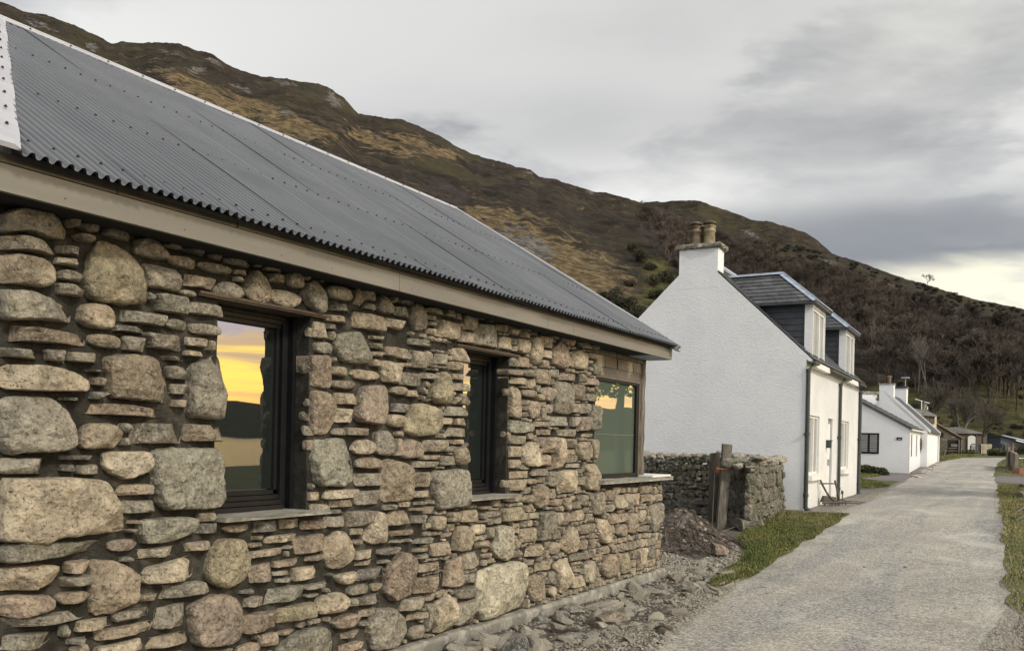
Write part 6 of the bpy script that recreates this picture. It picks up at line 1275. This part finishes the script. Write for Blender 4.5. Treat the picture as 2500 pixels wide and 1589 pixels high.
def tree(name,lab,p,H,seed,spread=.5,depth=6,mat=M_BRANCH,trunk=.28,kids=(2,4),mr=.008,group=None,rr_=None,lean=0.):
    rg=np.random.default_rng(seed); A_,B_,ra,rb=treesegs(rg,H,spread,depth,None,lean,trunk,kids,rr_); thick=ra>H*.012; root=thing(name,lab,'tree',p,group)
    V,F_=segmesh(A_[thick],B_[thick],ra[thick],rb[thick],6); mesh('trunk',V+np.array(p),F_,mat,root,True); V,F_=segmesh(A_[~thick],B_[~thick],ra[~thick],rb[~thick],3,mr); mesh('crown',V+np.array(p),F_,mat,root); return root
g_=atd(2402,1112,88); tree('bare_tree','large bare spreading tree behind the cream picket fence at the end of the road',g_,7.0,5,.62,7,trunk=.16,kids=(2,3),mr=.007)
g_=atd(2290,1100,95); tree('bare_tree','slim bare tree rising behind the stone shed roof',g_,8,8,.5,6,trunk=.2,mr=.012)
g_=atd(2345,1100,105); tree('bare_tree','bare tree between the stone shed and the large spreading tree',g_,8,12,.55,6,trunk=.2,mr=.012)
# hill surface lookup
HVg=HV.reshape(-1,HNU,3); HCg=HC_.reshape(-1,HNU,3); HU,Hv=prj(HV); HU=HU.reshape(-1,HNU); Hv=Hv.reshape(-1,HNU)
def hillat(u,v):
    j=int(np.argmin(np.abs(HU[40]-u))); col=Hv[:190,j]; col=np.minimum.accumulate(col); k=int(np.argmin(np.abs(col-v))); return HVg[k,j]
for (u,v,H,sp,lab,mt_,dp) in [(2240,960,6.5,.28,'tall pale birch with two stems above the brown house',M_BIRCH,5),(2262,965,6.0,.3,'pale slender birch right of the two-stemmed birch',M_BIRCH,5),(2120,900,6,.3,'pale bare birch above the white cottage roof',M_BIRCH,5),(1546,745,4.5,.6,'small bare tree in the gorse left of the white house chimney',M_BRANCH,6)]:
    p=hillat(u,v); k_=np.linalg.norm(p)/70; tree('bare_tree',lab,p-[0,0,.2],H*k_*.72,int(u),sp,dp,mt_,.22,(2,3),.006*k_,rr_=.055*k_)
p=hillat(2262,697); k_=np.linalg.norm(p-O); p=atd(2263,694,(p-O)@fw); tree('ridge_tree','lone bare spreading tree on the skyline at the right',p-[0,0,1.],k_*24/F*1.15,3,.75,6,trunk=.2,kids=(2,3),mr=.02)
p=hillat(2372,935); k_=np.linalg.norm(p-O); tree('bare_tree','dense rounded bare tree standing at the lower edge of the wood',p,k_*118/F,6,.42,7,pm('pale_twigs',(.13,.105,.08),(.17,.14,.11),3,.9),.14,(3,4),.03)
# the wood on the slope reads as one mass
rg=np.random.default_rng(101); protosT=[]
for k in range(7):
    A_,B_,ra,rb=treesegs(rg,1.,rg.uniform(.38,.6),5,trunk=rg.uniform(.16,.26),kids=(2,4),r0_=.018); protosT.append(segmesh(A_,B_,ra,rb,3,.0042))
Vs=[];Fs_=[];Cs=[];n0=0; W_=HCg[:190,:,1]; uu=HU[:190]; vv=Hv[:190]; R3=np.linalg.norm(HVg[:190],axis=2); okm=(W_>.32)&(uu>1560)&(uu<2640)&(R3<420)&(vv-np.interp(uu,[q[0] for q in SIL],[q[1] for q in SIL])>np.where(uu>1900,72,34)); ii,jj=np.where(okm)
wt=(R3[ii,jj]**1.0); wt/=wt.sum(); sel=rg.choice(len(ii),size=1500,p=wt)
for s_ in sel:
    i_,j_=ii[s_],jj[s_]; i2=min(i_+1,189); j2=min(j_+1,HNU-1); a,b_=rg.random(2); p=HVg[i_,j_]*(1-a)*(1-b_)+HVg[i2,j_]*a*(1-b_)+HVg[i_,j2]*(1-a)*b_+HVg[i2,j2]*a*b_
    tw=0;V,F_=protosT[rg.integers(7)]; h_=rg.uniform(5.,10.)*(1. if R3[i_,j_]<250 else .85); th=rg.uniform(0,6.28); c_,s2=math.cos(th),math.sin(th); Q=np.stack([V[:,0]*c_-V[:,1]*s2,V[:,0]*s2+V[:,1]*c_,V[:,2]],1)*h_+p-[0,0,.3]
    Vs.append(Q); Fs_.append(F_+n0); n0+=len(Q); t_=rg.uniform(.6,1.5); Cs.append(np.tile(np.array([[.50*t_,.46*t_,.42*t_]]),(len(Q),1)))
M_WOOD=pm('winter_twigs',(.055,.046,.040),(.098,.084,.072),.05,.95,attr=True)
o=mesh('bare_woodland',np.concatenate(Vs),np.concatenate(Fs_),M_WOOD,None,False,np.concatenate(Cs).astype(np.float32)); o['kind']='stuff'
# gorse and whin bushes
gs=[(1490,742,26),(1520,760,30),(1560,775,24),(1585,700,22),(1600,730,26),(1625,690,24),(1640,740,22),(1648,655,20),(1605,770,26),(1560,640,20),(1535,615,16),(1580,655,16),(1530,700,16),(1470,735,18),(1500,715,14),(1640,780,24)]
sk=[(1640+i*0,0,0) for i in range(0)]
rg=np.random.default_rng(55); base_=None
def bushmesh(seed):
    o=leafcloud('gorse_bush',(0,0,.35),(1.,1.,.7),2600,.055,seed,M_LEAF,lobes=12,loc=(0,0,0)); return o
bs0=[bushmesh(s_) for s_ in (1,2,3)]
def putbush(i,p,w_,lab,grp):
    src=bs0[i%3]
    o=src if not src.get('label') else src.copy()
    if o is not src: COL.objects.link(o)
    o.location=tuple(p); o.scale=(w_,w_,w_*rg.uniform(.8,1.2)); o.rotation_euler=(0,0,rg.uniform(0,6.28)); tag(o,lab,'bush',grp)
for i,(u,v,w_) in enumerate(gs): p=hillat(u,v); putbush(i,p,np.linalg.norm(p-O)*w_*1.3/F,'dark green gorse bush on the slope between the stone cottage roof and the white house','gorse bushes left of the chimney')
n=0
while n<240:
    u=rg.uniform(1830,2500); v0=np.interp(u,[q[0] for q in SIL],[q[1] for q in SIL]); v=v0+abs(rg.normal(0,34))+9
    p=hillat(u,v); putbush(n,p,np.linalg.norm(p-O)*rg.uniform(3.5,8)/F,('dark scrubby bush %s the skyline, %s'%('on' if v-v0<16 else ('just below' if v-v0<45 else 'well below'),'above the white house dormers' if u<2080 else ('above the white cottages' if u<2280 else 'at the far right'))),'scrub below the skyline'); n+=1
n=0
while n<60:
    u=rg.uniform(2150,2540); v=rg.uniform(935,1075)
    p=hillat(u,v); putbush(n,p,np.linalg.norm(p-O)*rg.uniform(5,14)/F,('dark bush on the green lower slope, %s'%('above the brown house' if u<2300 else ('behind the large spreading tree' if u<2430 else 'at the right edge of the picture'))),'bushes on the lower slope'); n+=1
mb=None
for (u,v,s_,lab) in ((2210,1388,.030,'small dark stone lying on the road in the middle distance'),(2333,1489,.022,'small dark stone lying on the road near the right side'),(1875,1452,.02,'small stone lying on the road near its left edge'),(2109,1387,.018,'short twig-like chip lying on the road'),(1866,1437,.022,'loose chip on the road beside the rubble'),(2312,1171,.03,'tiny dark stone lying on the far road')):
    g_=gpix(u,v); rock_obj('road_stone',lab,'stone',g_+[0,0,.018+s_*.3],(s_*1.3,s_,s_*.6),rgr.uniform(0,3),(.12,.11,.09),rgr,M_ROCK,2,8,.1)
# rushes and scrub along the end of the road
for i,(u,v) in enumerate([(2425,1108),(2432,1110),(2440,1108),(2452,1111),(2365,1110),(2330,1111),(2315,1116),(2300,1114),(2495,1105)]):
    p=atd(u,v,78+i%3); leafcloud('roadside_shrub',p+[0,0,.1],(1.0,.7,.55),900,.07,i+70,M_HEDGE,None,'low tangled shrub at the far end of the road','shrub','shrubs at the road end',loc=p)
# evergreen out to the right, seen mirrored in the corner window
ev=thing('evergreen_tree','dark spreading evergreen standing to the right of the road','tree',(3.4,27,.4)); mb=MB(); mb.tube([(3.4,27,.2),(3.5,27,3),(3.4,27.1,6)],[.22,.16,.06],8); mb.build('trunk',M_BRANCH,ev); leafcloud('crown',(3.7,27,4.6),(2.6,2.6,1.7),2600,.12,5,M_HEDGE,ev,lobes=16,shell=.2)
